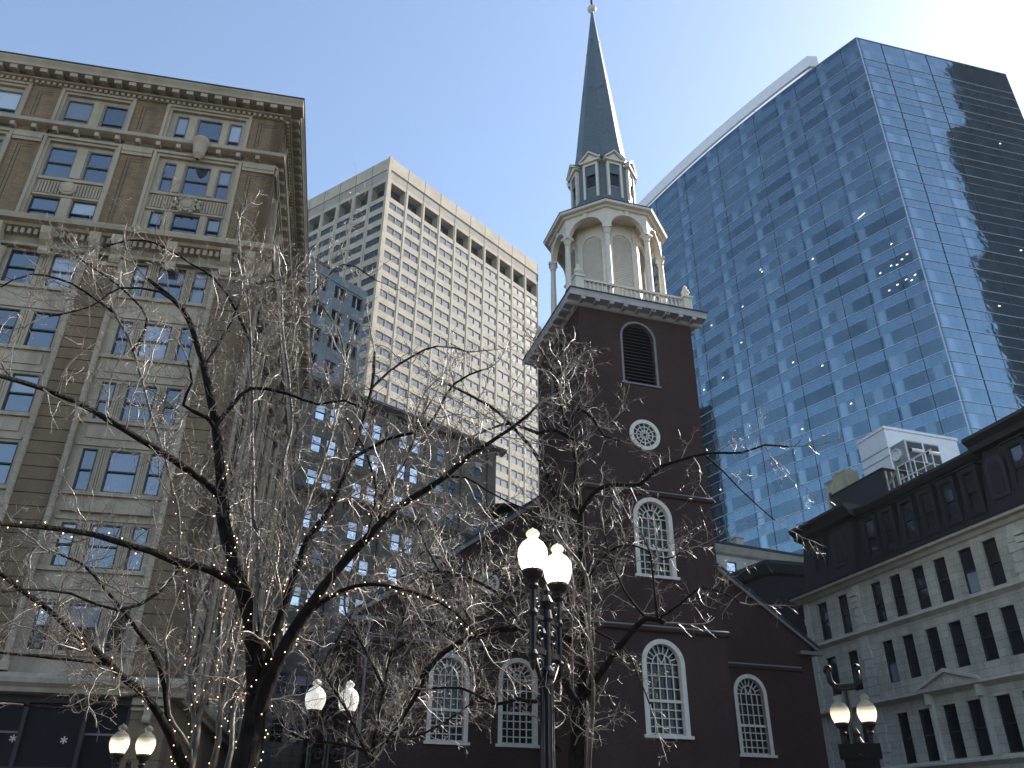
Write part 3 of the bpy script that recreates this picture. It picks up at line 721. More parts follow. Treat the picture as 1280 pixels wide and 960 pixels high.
for c, d in RR:
    for a, b in COLS: hung_window(rb, FR2, a, c, b - a, d - c, .3, ('glassdim', 'blind' if rr_.random() < .06 else 'glassdim'), 'darkframe', bar=.075)
for z, pr, nm in ((13.72, .3, 'string_course'), (9.3, .42, 'string_course'), (5.45, .3, 'string_course')):
    m = MB(('marbletrim',)); m.extr([(0, z - .12), (-pr * .5, z), (-pr, z + .1), (-pr, z + .22), (0, z + .3)], -pr, 36); m.build(nm, rb)
for z0, z1, st in ((.4, 17.0, .62),):                                # quoins beside the corner bays
    for xa, xb in ((0, .75), (5.35, 6.3), (18.5, 19.4), (24.6, 25.6)):
        m = MB(('marbletrim',)); m.box(xa + .15, xb - .15, -.035, 0, z0, z1)
        z = z0; k = 0
        while z < z1 - .4:
            if not any(abs(z + .2 - q) < .45 for q in (13.8, 9.4, 5.55)): m.box(xa + (.0 if k % 2 else .12), xb - (.0 if k % 2 else .12), -.07, 0, z, z + .48)
            z += .56; k += 1
        m.build('quoin_strip', rb)
m = MB(('marbletrim',))
m.poly([(10.1, 9.6), (14.6, 9.6), (12.35, 10.36)], -.3, 0); m.poly([(9.9, 9.52), (10.1, 9.75), (12.35, 10.5), (14.6, 9.75), (14.8, 9.52), (12.35, 10.3)], -.55, -.3); m.extr([(0, 9.35), (-.5, 9.4), (-.55, 9.6), (0, 9.6)], 9.9, 14.8)
for i in range(9): m.box(11.2 + i * .26, 11.32 + i * .26, -.34, -.3, 9.66, 9.78 + .35 * (1 - abs(i - 4) / 4.5))
for x in (10.35, 14.2): m.box(x, x + .3, -.4, 0, 8.75, 9.35); m.box(x + .04, x + .26, -.22, 0, 5.75, 8.75)
m.build('pediment', rb)
m = MB(('marbletrim', 'slate_dark'))
for x in (5.0, 18.75, 24.8): m.box(x + .35, x + 1.0, -.2, 0, 16.3, 16.5); m.box(x + .4, x + .95, -.16, 0, 15.9, 16.2); m.box(x + .45, x + .9, -.12, 0, 15.55, 15.85)
m.extr([(0, 17.05), (-.15, 17.1), (-.3, 17.3), (-.6, 17.36), (-.66, 17.5), (0, 17.5)], -.66, 36); m.mat(1)
m.extr([(0, 17.5), (-.7, 17.503), (-.72, 17.62), (.3, 17.9)], -.7, 36); m.box(-.66, 0, 0, 20, 17.3, 17.6); m.build('cornice', rb)
m = MB(('slate_dark', 'lead'))
m.extr([(.1, 17.62), (.75, 21.9), (3, 21.9), (3, 17.62)], .5, 36)
for a, b in ((.9, 6.6), (18.3, 24.4)):
    m.mat(0).extr([(-.3, 17.66), (.25, 21.75), (3, 21.75), (3, 17.66)], a, b)
    m.mat(1).extr([(.3, 21.6), (-.2, 21.7), (-.3, 22.0), (-.62, 22.3), (-.62, 22.5), (3, 22.6), (3, 21.6)], a - .4, b + .4)
m.mat(1).extr([(.7, 21.5), (.35, 21.6), (.1, 21.9), (.1, 22.08), (3, 22.15), (3, 21.5)], .4, 36)
m.mat(0).box(.5, 36, 3, 20, 17.6, 22.1)
mr = m.build('mansard_roof', rb)
def dormer(x0, x1, z0, z1, y):
    m = MB(('slate_dark', 'lead')); m.wall(x0 - .25, x1 + .25, z0 - .25, z1 + .3, [(x0, x1, z0, z1)], .25, y)
    m.face([(x0 - .25, y, z0 - .25), (x0 - .25, y, z1 + .3), (x0 - .25, 1.2, z1 + .3), (x0 - .25, 1.2, z0 - .25)]); m.face([(x1 + .25, y, z0 - .25), (x1 + .25, y, z1 + .3), (x1 + .25, 1.2, z1 + .3), (x1 + .25, 1.2, z0 - .25)])
    m.mat(1).extr([(y - .12, z1 + .3), (y - .12, z1 + .37), (1.2, z1 + .37), (1.2, z1 + .3)], x0 - .35, x1 + .35); o = m.build('dormer', mr)
    # window sits in the dormer
    hung_window(rb, FR2 @ TR(0, y, 0), x0, z0, x1 - x0, z1 - z0, .2, ('glassdim', 'glassdim'), 'slate_dark')
for a, b in ((2.5, 3.45), (20.3, 21.2), (22.6, 23.5)): dormer(a, b, 18.5, 21.0, -.2)
for a in (7.75, 9.45, 11.3, 13.05, 14.8, 16.55, 26.3, 28.2, 30.1): dormer(a, a + .85, 18.5, 20.9, .12)
for x in (5.2, 19.2): 
    m = MB(('lead', 'slate_dark')); m.poly([(x - .6, 18.5), (x + .6, 18.5), (x + .7, 20.2)] + arc(x, 20.3, .7, 0, 180, 10) + [(x - .7, 20.2)], -.25, .8); m.mat(1).poly([(x - .35, 18.8), (x + .35, 18.8)] + arc(x, 20.3, .42, 0, 180, 10), -.29, -.25); m.build('oval_dormer', mr)
# things on its roof
RBM = Matrix.Translation((21.725, 61.262, 0)) @ Matrix.Rotation(az(162.5), 4, 'Z')
def on_roof(name, label, cat, x, y, z): return thing(name, label, cat, tuple(RBM @ Vector((x, y, z))), az(162.5))
t = on_roof('lift_housing', 'white metal-clad box house standing highest on the mansard roof', 'roof housing', 2.35, 6, 22.1)
m = MB(('metal', 'galv')); m.box(0, 3.1, 0, 7, 0, 7.9); m.build('box', t)
m = MB(('metal', 'galv')); m.box(-.08, 3.18, -.08, 7.08, 7.9, 8.12); m.build('coping', t)
m = MB(('galv',)); [m.box(-.02, 3.12, -.03, 0, z, z + .07) for z in (5.6, 6.3, 4.2)]; [m.box(-.03, 0, 0, 7, z, z + .07) for z in (5.6, 6.3)]; m.build('trim_strip', t)
t = on_roof('air_conditioner', 'grey air handling unit with round fan opening beside the white roof housing', 'air conditioner', 8.25, 3.4, 22.1)
m = MB(('galv', 'metal')); m.box(0, 1.55, 0, 2.9, 3.0, 4.6)
m.mat(1)
for x in (0, 1.47): m.box(x, x + .08, -.04, .04, 2.9, 4.66)
m.box(-.02, 1.57, -.05, 2.95, 4.6, 4.68); m.build('casing', t)
m = MB(('metal', 'glassdark')); m.smooth = True; m.at(TR(.55, -.03, 3.85) @ Matrix.Rotation(R(90), 4, 'X')); m.lathe([(.45, -.03), (.45, .12), (.38, .12), (.38, 0), (0, 0)], n=20); m.build('fan_opening', t)
m = MB(('darkframe', 'metal')); m.at(RZ(90) @ TR(0, -1.56, 0)); m.box(.1, 1.35, -.02, 0, 3.1, 4.5); m.box(1.55, 2.8, -.02, 0, 3.1, 4.5); m.mat(1); m.box(1.38, 1.5, -.05, 0, 3.0, 4.6)
m.smooth = True
for y in (.75, 2.2): m.at(TR(1.6, y, 3.85) @ Matrix.Rotation(R(90), 4, 'X')); m.lathe([(.16, -.5), (.16, .5)], n=12)
m.build('coil_panel', t)
m = MB(('galv',)); 
for x, y in ((.1, .1), (1.4, .1), (.1, 2.8), (1.4, 2.8)): m.box(x - .05, x + .05, y - .05, y + .05, 0, 3)
m.box(0, 1.5, .05, .15, 1.5, 1.6); m.tube([(.1, .1, 0), (1.4, .1, 2.9)], [.04, .04], 6); m.tube([(1.4, .1, 0), (.1, .1, 2.9)], [.04, .04], 6); m.tube([(.1, .1, 2.9), (-.9, 0, 2.1), (-1.2, 0, 0)], [.09, .09, .09], 8); m.build('steel_frame', t)
t = on_roof('roof_screen', 'dark grey ribbed screen box low on the mansard roof, left of the air conditioner', 'roof screen', 1.6, 3.0, 21.9)
m = MB(('lead', 'galv')); m.box(0, 5.9, 0, 4.5, 0, 3.45); m.mat(1)
for i in range(9): m.box(5.9, 5.94, .15 + i * .5, .3 + i * .5, .3, 3.3)
m.build('screen_panel', t); m = MB(('lead',)); m.box(-.06, 5.96, -.06, 4.56, 3.45, 3.55); m.build('coping', t)
t = on_roof('railing', 'thin white metal railing with mast on the edge of the mansard roof', 'railing', 9.3, 2.6, 22.1)
m = MB(('metal',)); 
for i in range(5): m.box(i * .8, i * .8 + .05, 0, .05, 0, 2.6)
for z in (1.6, 2.55): m.box(0, 3.25, -.01, .06, z, z + .07)
m.build('rail', t)
t = on_roof('chimney', 'cream rendered chimney stack behind the dark roof screen', 'chimney', -2.4, 6.0, 17)  # stack added in place of a sunlit building's reflection in the glass
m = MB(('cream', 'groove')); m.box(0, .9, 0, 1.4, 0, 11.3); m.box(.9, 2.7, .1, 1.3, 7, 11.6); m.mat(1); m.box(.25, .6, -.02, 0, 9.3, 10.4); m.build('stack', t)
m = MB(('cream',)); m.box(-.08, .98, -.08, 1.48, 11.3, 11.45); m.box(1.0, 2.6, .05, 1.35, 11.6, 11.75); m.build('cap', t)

# ------------------------------------------------------------------ dark house and pale block between church and mansard building
db = thing('dark_mansard_house', 'near-black narrow house with hipped cornice wedged behind the church gable', 'building', (22.2, 69.4, 0), az(155))
m = MB(('slate_dark',)); m.wall(-14, 0, 0, 22.3, [(-2.6, -1.7, 18.3, 20.6), (-5.4, -4.5, 18.3, 20.6)], .3); 
m.at(RZ(78)); m.wall(0, 10, 0, 22.3, [(2.2, 3.1, 18.3, 20.6), (5, 5.9, 18.3, 20.6)], .3); m.at(I)
m.build('wall', db)
for x in (-2.6, -5.4): hung_window(db, I, x, 18.3, .9, 2.3, .25, ('glassdim', 'glassdim'), 'darkframe')
for x in (2.2, 5): hung_window(db, RZ(78), x, 18.3, .9, 2.3, .25, ('glassdim', 'glassdim'), 'darkframe')
m = MB(('lead', 'slate_dark')); m.extr([(0, 21.6), (-.3, 21.8), (-.6, 22.5), (-.6, 22.8), (0, 22.8)], -14, .4); m.at(RZ(78)); m.extr([(0, 21.6), (-.3, 21.8), (-.6, 22.5), (-.6, 22.8), (0, 22.8)], -.2, 10); m.at(I)
m.mat(1).face([(-14, 0, 22.8), (0, 0, 22.8), (2, 9.8, 22.8), (-14, 14, 22.8)]); m.build('cornice', db)
pb = thing('pale_stone_block', 'low pale stone building with flat cornice just right of the church tower', 'building', (22.66, 87.1, 0), az(67))
m = MB(('pale',)); m.wall(-8, 14, 0, 29.4, [(.9, 2.2, 26.3, 28.3), (4.4, 5.7, 26.3, 28.3), (-2.6, -1.3, 26.3, 28.3)], .35); m.box(-8, 14, .36, 12, 0, 29.4, skip='fd'); m.build('wall', pb)
for x in (.9, 4.4, -2.6): hung_window(pb, I, x, 26.3, 1.3, 2.0, .25, ('skyglass', 'skyglass'), 'darkframe')
m = MB(('pale', 'slate_dark')); m.extr([(0, 28.9), (-.4, 29.1), (-.9, 29.8), (0, 29.8)], -8.9, 14.9); m.mat(1).extr([(0, 29.8), (-.95, 29.803), (-.95, 30.1), (0, 30.25)], -9, 15); m.mat(1).box(-8, 14, 0, 12, 29.8, 30.25); m.build('cornice', pb)
m = MB(('pale',)); m.box(2.6, 3.5, 0, 1, 30.2, 31.2); m.box(2.5, 3.6, -.1, 1.1, 31.2, 31.35); m.build('chimney', pb)

# ------------------------------------------------------------------ blue glass tower
GC = (60.703, 98.379)
gt = thing('glass_tower', 'tall blue glass office tower with curved left face and white roof screen', 'skyscraper', (GC[0], GC[1], 0))
RFZ = 127.45
pts = [(0.0, 0.0)]
for a in (141, 141.3, 142, 142.7, 143.5, 144.2, 145, 145.8, 146.5, 147.2, 148, 148.7, 149.5, 150.2, 151, 151.7, 152.5, 153, 153.5, 154, 154.5, 155, 155, 155):
    aa = R(a - 180); pts.append((pts[-1][0] + 3.25 * math.sin(aa), pts[-1][1] + 3.25 * math.cos(aa)))
ur = (math.sin(R(76)), math.cos(R(76))); LR = 31.76
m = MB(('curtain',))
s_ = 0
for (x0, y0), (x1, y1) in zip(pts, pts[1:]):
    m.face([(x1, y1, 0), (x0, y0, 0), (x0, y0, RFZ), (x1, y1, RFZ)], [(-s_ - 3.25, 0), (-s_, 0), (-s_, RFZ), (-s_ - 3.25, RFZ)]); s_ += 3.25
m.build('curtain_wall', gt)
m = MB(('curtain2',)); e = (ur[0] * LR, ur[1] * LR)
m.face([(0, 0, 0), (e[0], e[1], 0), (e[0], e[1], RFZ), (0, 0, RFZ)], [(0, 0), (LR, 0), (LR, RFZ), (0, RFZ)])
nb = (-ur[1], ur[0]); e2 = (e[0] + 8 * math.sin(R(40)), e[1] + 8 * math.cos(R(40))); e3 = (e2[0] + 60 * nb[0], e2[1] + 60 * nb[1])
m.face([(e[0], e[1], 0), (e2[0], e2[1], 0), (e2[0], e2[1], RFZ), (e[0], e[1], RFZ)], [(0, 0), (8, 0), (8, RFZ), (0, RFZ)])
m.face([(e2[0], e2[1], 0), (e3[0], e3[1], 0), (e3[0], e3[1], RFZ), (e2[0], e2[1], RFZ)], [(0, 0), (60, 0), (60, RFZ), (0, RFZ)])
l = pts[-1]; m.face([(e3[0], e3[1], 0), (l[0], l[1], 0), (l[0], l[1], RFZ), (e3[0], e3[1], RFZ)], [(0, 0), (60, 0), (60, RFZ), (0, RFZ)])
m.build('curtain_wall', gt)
m = MB(('lead',)); m.face([(x, y, RFZ - .05) for x, y in reversed(pts)] + [(e[0], e[1], RFZ - .05), (e2[0], e2[1], RFZ - .05), (e3[0], e3[1], RFZ - .05)]); m.build('roof', gt)
def strip(mb, path, z0, z1, out):
    """thin band following a plan polyline, standing 'out' metres proud"""
    for (x0, y0), (x1, y1) in zip(path, path[1:]):
        d = Vector((x1 - x0, y1 - y0)).normalized(); n = Vector((d[1], -d[0])) * out      # outward for a path walked with the building on its left
        a, b, c, e_ = (x0, y0), (x1, y1), (x1 + n[0], y1 + n[1]), (x0 + n[0], y0 + n[1])
        mb.face([(*e_, z0), (*c, z0), (*c, z1), (*e_, z1)]); mb.face([(*a, z1), (*e_, z1), (*c, z1), (*b, z1)]) ; mb.face([(*a, z0), (*b, z0), (*c, z0), (*e_, z0)])
path = list(reversed(pts)) + [e]
for k in range(30):
    z = 122.2 - 4 * k
    mb = MB(('finwhite',)); strip(mb, path, z - .03, z + .06, .08); mb.build('floor_strip', gt)
    mb = MB(('finwhite',)); strip(mb, path, z - 1.7, z - 1.66, .05); mb.build('sill_strip', gt)
mb = MB(('finwhite',)); strip(mb, path, RFZ - .12, RFZ + .03, .1); mb.build('parapet_strip', gt)
for k in range(1, 24, 3):
    x, y = pts[k]; mb = MB(('darkframe',)); mb.at(TR(x, y) @ RZ(-53 - k * .6)); mb.box(-.04, .04, -.05, .02, 0, RFZ); mb.build('mullion', gt)
mb = MB(('finwhite',)); mb.at(RZ(14)); mb.box(-.05, .05, -.08, .02, 0, RFZ); mb.build('corner_mullion', gt)
for x in (5.0, 14.3, 23.6): mb = MB(('darkframe',)); mb.at(RZ(14) @ TR(x, 0)); mb.box(-.05, .05, -.07, .02, 0, RFZ); mb.build('mullion', gt)
# white screen above the roof of the curved face
mb = MB(('metal',)); sp = [(x + .6, y - .4) for x, y in reversed(pts[3:])]
strip(mb, sp, RFZ + .9, RFZ + 3.6, .5); x, y = sp[-1]; mb.box(x - .1, x + 1.4, y - .2, y + 3.5, RFZ + .9, RFZ + 3.6); sc = mb.build('roof_screen', gt)
for k in range(3, 24, 4): mb = MB(('metal',)); x, y = pts[k]; mb.box(x + .4, x + .7, y - .2, y + .1, RFZ - .05, RFZ + 1); mb.build('post', sc)
# lit ceiling lamps seen on working floors
rg = random.Random(11)
def face_pt(s, z, out=.06):
    k = min(int(s // 3.25), len(pts) - 2); f = (s - k * 3.25) / 3.25
    (x0, y0), (x1, y1) = pts[k], pts[k + 1]; d = Vector((x0 - x1, y0 - y1)).normalized(); n = Vector((d[1], -d[0])) * out
    return Vector((x0 + (x1 - x0) * f + n[0], y0 + (y1 - y0) * f + n[1], z)), math.degrees(math.atan2(d[1], d[0]))
lm = MB(('officelight',)); lm.box(-.16, .16, -.03, .0, -.06, .06); lme = lm.mesh('ceiling_light')
lm = MB(('officelight',)); lm.box(-.7, .7, -.03, .0, -.03, .03); lme2 = lm.mesh('ceiling_light')
for i in range(34):
    row = rg.choice([6, 7, 8, 9, 10, 10, 11, 11, 12, 13, 13, 14, 15, 16, 17, 19]); s_ = rg.uniform(1, 56)
    if i < 8: row, s_ = (10, 1.5 + i * .9) if i < 4 else (11, 1.2 + (i - 4) * 1.4)
    z = 122.2 - 4 * row - 4 + rg.uniform(.6, 1.9); p, ang = face_pt(s_, z)
    put(lme if rg.random() < .8 else lme2, 'ceiling_light', gt, Matrix.Translation(p) @ RZ(ang) @ Matrix.Rotation(R(rg.uniform(-25, 10)), 4, 'Y'))
for s_, row in ((24, 3), (20, 9), (28, 4), (12, 12), (17, 12)):
    put(lme, 'ceiling_light', gt, RZ(14) @ TR(s_, -.06, 122.2 - 4 * row - 2.4))

# dark stepped tower across the street, out of the picture but mirrored in the glass
dt_ = thing('dark_stepped_tower', 'very tall dark stepped tower mirrored in the right face of the glass tower', 'skyscraper', (169.6, 53.6, 0), az(26))
for x0, x1, z0, z1 in ((0, 46, 0, 199), (6.5, 46, 199, 226), (8.5, 46, 226, 245), (-3.5, 0, 0, 152), (-8, -3.5, 0, 96)):
    m = MB(('darktower',)); m.box(x0, x1, -40, -2 if z0 > 0 or x0 < 0 else 0, z0, z1); m.build('shaft', dt_)

nt_ = thing('shade_tower', 'plain dark office tower just outside the picture, right of the blue glass tower', 'skyscraper', (155.7, 130.3, 0), az(-30))  # added blocker, keeps sun off the side of the stone office building
m = MB(('darktower',)); m.box(0, 12, -26, 0, 0, 192); m.build('shaft', nt_)

st = thing('reflection_slab', 'slim dark glass slab tower hidden behind the church steeple', 'skyscraper', (6.2, 140, 0))  # added out of sight so the curved glass mirrors something dark
m = MB(('darktower',)); m.box(0, 5.8, 0, 30, 0, 84); m.build('shaft', st)

# ------------------------------------------------------------------ beige concrete tower
bt = thing('beige_tower', 'sunlit beige concrete office tower with deep square openings under its flat top', 'skyscraper', (-34.223, 169.071, 0), az(41.5))
ZT = 166.5; ROWZ = [(151.35 - 4.08 * k - 2.15, 151.35 - 4.08 * k) for k in range(33)]
def beige_face(Mx, L, nb_, pitch, w0, ww, flip, winlist):
    holes = []
    for k in range(nb_):
        x = w0 + pitch * k
        holes.append((x, x + ww, 152.9, 158.0)); holes += [(x, x + ww, a, b) for a, b in ROWZ]
    if flip: holes = [(-b, -a, c, d) for a, b, c, d in holes]; X0, X1 = -L, 0
    else: X0, X1 = 0, L
    m = MB(('concrete', 'concdark')); m.at(Mx); m.wall(X0, X1, 8, 159.2, holes, .26)
    m.wall(X0, X1, 162.35, ZT, [], .1); m.mat(1).wall(X0, X1, 159.2, 162.35, [], .1, .25)
    m.mat(0).face([(X0, 0, 162.35), (X0, .25, 162.35), (X1, .25, 162.35), (X1, 0, 162.35)]); m.face([(X0, .25, 159.2), (X0, 0, 159.2), (X1, 0, 159.2), (X1, .25, 159.2)])
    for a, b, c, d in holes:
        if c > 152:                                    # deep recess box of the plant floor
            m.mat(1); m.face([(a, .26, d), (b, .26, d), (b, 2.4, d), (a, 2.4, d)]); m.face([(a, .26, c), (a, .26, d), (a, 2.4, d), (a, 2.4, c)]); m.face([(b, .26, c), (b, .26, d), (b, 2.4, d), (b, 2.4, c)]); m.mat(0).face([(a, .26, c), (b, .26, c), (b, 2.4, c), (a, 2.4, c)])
    m.build('wall', bt)
    # proud vertical ribs at the bay lines, dark panel joints at the top
    for k in range(nb_ + 1):
        x = (w0 + pitch * k - (pitch - ww) / 2) * (-1 if flip else 1)
        r = MB(('concrete', 'groove')); r.at(Mx); r.box(x - .16, x + .16, -.12, 0, 8, 159.0); r.mat(1).box(x - .09, x + .09, -.02, 0, 162.4, ZT); r.box(x - .06, x + .06, .2, .25, 159.2, 162.35); r.build('rib', bt)
    for k in range(nb_):
        x = w0 + pitch * k; x = -x - ww if flip else x
        o = MB(('darkframe', 'skyglass', 'towerglass')); o.mat(2).face([(0, 2.35, 0), (ww, 2.35, 0), (ww, 2.35, 5.1), (0, 2.35, 5.1)]); o.mat(1).face([(.3, 2.3, 0), (ww * .6, 2.3, 0), (ww * .6, 2.3, 3.4), (.3, 2.3, 3.4)]); o.mat(0)
        o.box(0, ww, 2.22, 2.34, 3.4, 3.5); [o.box(q, q + .08, 2.22, 2.33, 0, 3.4) for q in (.3, ww * .3, ww * .6)]
        o.build('plant_window', bt, Mx @ TR(x, 0, 152.9))
        for j, (a, b) in enumerate(ROWZ): winlist.append((Mx @ TR(x, 0, a), ww, b - a, j, k, flip))
BL = Matrix.Rotation(az(124.2) - az(41.5), 4, 'Z')
wl = []
beige_face(I, 63.9, 10, 6.3, 1.25, 5.15, False, wl)
beige_face(BL, 56, 9, 6.2, .85, 4.9, True, wl)
vis = [q for q in wl if q[3] < (10 if q[5] else 9) and q[4] < 6]; ident = [q for q in vis][:100]; ids = {id(q) for q in ident}
def tower_window(o, ww, h, one=False):
    o.mat(1).face([(0, .18, 0), (ww, .18, 0), (ww, .18, h), (0, .18, h)])
    o.mat(0); o.box(0, ww, .12, .2, 0, .06); o.box(0, ww, .12, .2, h - .06, h)
    if not one: o.box(ww / 2 - .08, ww / 2 + .08, .03, .2, 0, h)
wa = MB(('concrete', 'towerglass')); tower_window(wa, 5.15, 2.15); wam = wa.mesh('window')
wb = MB(('darkframe', 'glassdark')); tower_window(wb, 4.9, 2.15, True); wbm = wb.mesh('window')  # left face: same glass, its darker reflection put into the colour
rest = MB(('concrete', 'towerglass'))
for q in wl:
    if id(q) in ids: put(wbm if q[5] else wam, 'window', bt, q[0])
    elif q[3] < 26: rest.at(q[0]); tower_window(rest, q[1], q[2], q[5])
kind(rest.build('lower_windows', bt), 'stuff')
m = MB(('concrete',))
m.at(I); m.box(-.25, .55, -.25, .55, 8, ZT + .2); m.build('corner_column', bt)
m = MB(('concrete', 'concdark')); uL = BL @ Vector((-56, 0, 0)); uR = Vector((63.9, 0, 0)); far = uR + uL
m.face([(uR[0], 0, 8), (far[0], far[1], 8), (far[0], far[1], ZT), (uR[0], 0, ZT)]); m.face([(uL[0], uL[1], 8), (uL[0], uL[1], ZT), (far[0], far[1], ZT), (far[0], far[1], 8)])
m.mat(1).face([(0, 0, ZT - .1), (uR[0], 0, ZT - .1), (far[0], far[1], ZT - .1), (uL[0], uL[1], ZT - .1)]); m.build('rear_walls', bt)
m = MB(('concdark',)); m.face([(0, .3, 0), (63, .3, 0), (63, .3, 8), (0, .3, 8)]); m.at(BL).face([(-56, .3, 0), (0, .3, 0), (0, .3, 8), (-56, .3, 8)]); m.build('base', bt)

# ------------------------------------------------------------------ blue-grey panelled block
_x, _y = 98 * math.sin(R(-12.2)), 98 * math.cos(R(-12.2))
gb = thing('panelled_block', 'blue-grey panelled office block with dark paired windows in front of the beige tower', 'building', (_x, _y, 0), az(40.2))
cols_ = [-2.25 - 3.06 * k for k in range(9)]; rows_ = [(67.5 - 3.9 * k - 2.0, 67.5 - 3.9 * k) for k in range(10)]
m = MB(('greypanel',)); m.wall(-30, 0, 0, 69.1, [(x, x + 1.78, a, b) for x in cols_ for a, b in rows_], .45); m.box(-30, 0, .46, 20, 0, 69.1, skip='f'); m.build('wall', gb)
m = MB(('metal', 'glassdark')); m.mat(1).face([(0, .4, 0), (1.78, .4, 0), (1.78, .4, 2), (0, .4, 2)]); m.mat(0).box(.86, .95, .2, .4, 0, 2); wm = m.mesh('window')
for x in cols_:
    for a, b in rows_: put(wm, 'window', gb, TR(x, 0, a))
m = MB(('greypanel',)); m.box(-30, .12, -.12, 0, 67.8, 69.15); m.build('parapet', gb)
m = MB(('lead', 'metal')); m.box(-30, -3.9, 1.6, 12, 69.1, 71.2); m.mat(1)
for k in range(8): m.box(-5.6 - 2.2 * k, -5.4 - 2.2 * k, 1.5, 1.6, 69.3, 70.2)
m.build('rooftop_plant', gb)

# ------------------------------------------------------------------ ornate brown office building behind the trees
_r = math.hypot(-2.592, 59.944); _f = 87 / _r
ob = thing('ornate_office_building', 'old brown stone office building with paired windows and heavy cornices behind the trees', 'building', (-2.592 * _f, 59.944 * _f, 0), az(48))
cx_ = []
for p in (-14.65 - 10.1, -14.65 - 5.05, -14.65, -9.6, -4.55): cx_ += [p - 1.4, p + .25]
cx_ += [-.52]; cx_ = [-30.9, -29.25] + cx_
rws = [(39.55 - 1.75, 39.55), (36.1 - 1.75, 36.1), (32.55 - 1.6, 32.55), (28.5 - 1.8, 28.5), (25.0 - 1.8, 25.0), (21.3 - 1.8, 21.3), (17.6 - 1.8, 17.6), (13.9 - 1.8, 13.9), (10.2 - 1.8, 10.2)]
m = MB(('ornate', 'limeplain')); m.wall(-33, 2.7, 0, 41.5, [(x, x + 1.15, a, b) for x in cx_ for a, b in rws], .3); m.box(-33, 2.7, .31, 25, 0, 41.5, skip='f'); m.build('wall', ob)
ro_ = random.Random(9)
for x in cx_:
    for a, b in rws:
        hung_window(ob, I, x, a, 1.15, b - a, .14, ('blindw', 'skyglass') if ro_.random() < .5 else ('skyglass', 'skyglass') if ro_.random() < .8 else ('glassdim', 'glassdim'), 'darkframe', bar=.07)
for z, pr in ((30.4, .55), (33.6, .2), (41.5, .9), (23.2, .2)):
    m = MB(('ornate', 'groove')); m.extr([(0, z - .4), (-pr * .4, z - .3), (-pr, z), (-pr, z + .3), (0, z + .45)], -33, 2.7 + pr)
    if pr > .5:
        x = -32.8
        while x < 2.6: m.box(x, x + .22, -.22, 0, z - .85, z - .45); x += .5
    m.build('cornice' if pr > .5 else 'string_course', ob)
for x in [-32.5] + [p + 2.35 - 5.05 for p in (-24.75, -19.7, -14.65, -9.6, -4.55)] + [-2.2, 1.6]:
    m = MB(('ornate',)); m.box(x - .35, x + .35, -.28, 0, 4, 41); m.box(x - .5, x + .5, -.36, 0, 40.2, 41.1); m.box(x - .5, x + .5, -.36, 0, 31.9, 32.3) ; m.build('pilaster', ob)

# ------------------------------------------------------------------ the street behind the camera (mirrored in the lower windows)
for i, (x, w_, h, mt, lab) in enumerate(((-62, 34, 19, 'ornate', 'brown four-storey shop row mirrored in the ground floor glass'), (-26, 30, 23, 'tanblock', 'tan five-storey block behind the camera, opposite the church'), (6, 40, 17, 'brick', 'red brick corner block behind the camera, opposite the marble building'))):
    rw = thing('street_block', lab, 'building', (x, -30, 0), 0)
    m = MB((mt,)); hs = [(a + 1.2, a + 2.6, z, z + 2.1) for a in range(0, w_ - 3, 4) for z in range(5, h - 3, 4)]
    m.at(TR(w_, 0) @ RZ(180)); m.wall(0, w_, 0, h, hs, .3); m.at(I); m.box(0, w_, -16, -.31, 0, h); m.build('wall', rw)
    for a, b, c, d in hs: hung_window(rw, TR(w_, 0) @ RZ(180), a, c, 1.4, 2.1, .25, ('glassdim', 'glassdim'), sub=False)

# ------------------------------------------------------------------ street lamps
def mat_globe(name, em, col_, frost):
    k = N(name); k.set(.12 if not frost else .35, 0, .5, (.9, .88, .8)); k.b.inputs['Emission Color'].default_value = (*col_, 1)
    g = k.n('ShaderNodeTexCoord'); sp = k.n('ShaderNodeSeparateXYZ'); k.l(g.outputs['Object'], sp.inputs[0])
    # the lamp's glow sits in the lower bowl of the glass, the shoulder stays clearer
    f = k.ramp(sp.outputs[2], .36 if not frost else .6, .12 if not frost else .1)
    k.l(k.math('MULTIPLY', f, em), k.b.inputs['Emission Strength'])
    tr = k.n('ShaderNodeBsdfTransparent'); tr.inputs[0].default_value = (.8, .85, .88, 1)
    ms = k.n('ShaderNodeMixShader'); k.l(k.math('ADD', k.math('MULTIPLY', f, .9 if not frost else .2), .08 if not frost else .8), ms.inputs[0]); k.l(tr.outputs[0], ms.inputs[1]); k.l(k.b.outputs[0], ms.inputs[2])
    k.l(ms.outputs[0], k.t.nodes['Material Output'].inputs[0]); M[name] = k.m
mat_globe('lit_frosted_globe', 1.5, (1, .88, .60), True)
mat_globe('warm_glass_globe', .9, (1, .78, .45), False)
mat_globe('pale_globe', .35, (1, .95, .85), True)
def globe_mesh(mat):
    g = MB((mat,)); g.smooth = True
    g.lathe([(.09, 0), (.13, .02), (.175, .12), (.195, .22), (.185, .31), (.14, .39), (.075, .44), (.06, .46), (.085, .49), (.09, .52), (.06, .56), (.02, .58), (0, .6)], n=20)
    return g.mesh('globe')
def holder_mesh():
    h = MB(('iron',)); h.smooth = True
    h.lathe([(.135, .04), (.14, 0), (.12, -.05), (.075, -.09), (.06, -.14), (.075, -.17), (.045, -.22), (.04, -.45), (.06, -.5), (.045, -.55), (.04, -.95), (.065, -1.0), (.05, -1.06), (.03, -1.15), (0, -1.2)], n=14)
    return h.mesh('globe_holder')
GM = {k: globe_mesh(k) for k in ('lit_frosted_globe', 'warm_glass_globe', 'pale_globe')}; HM_ = holder_mesh()
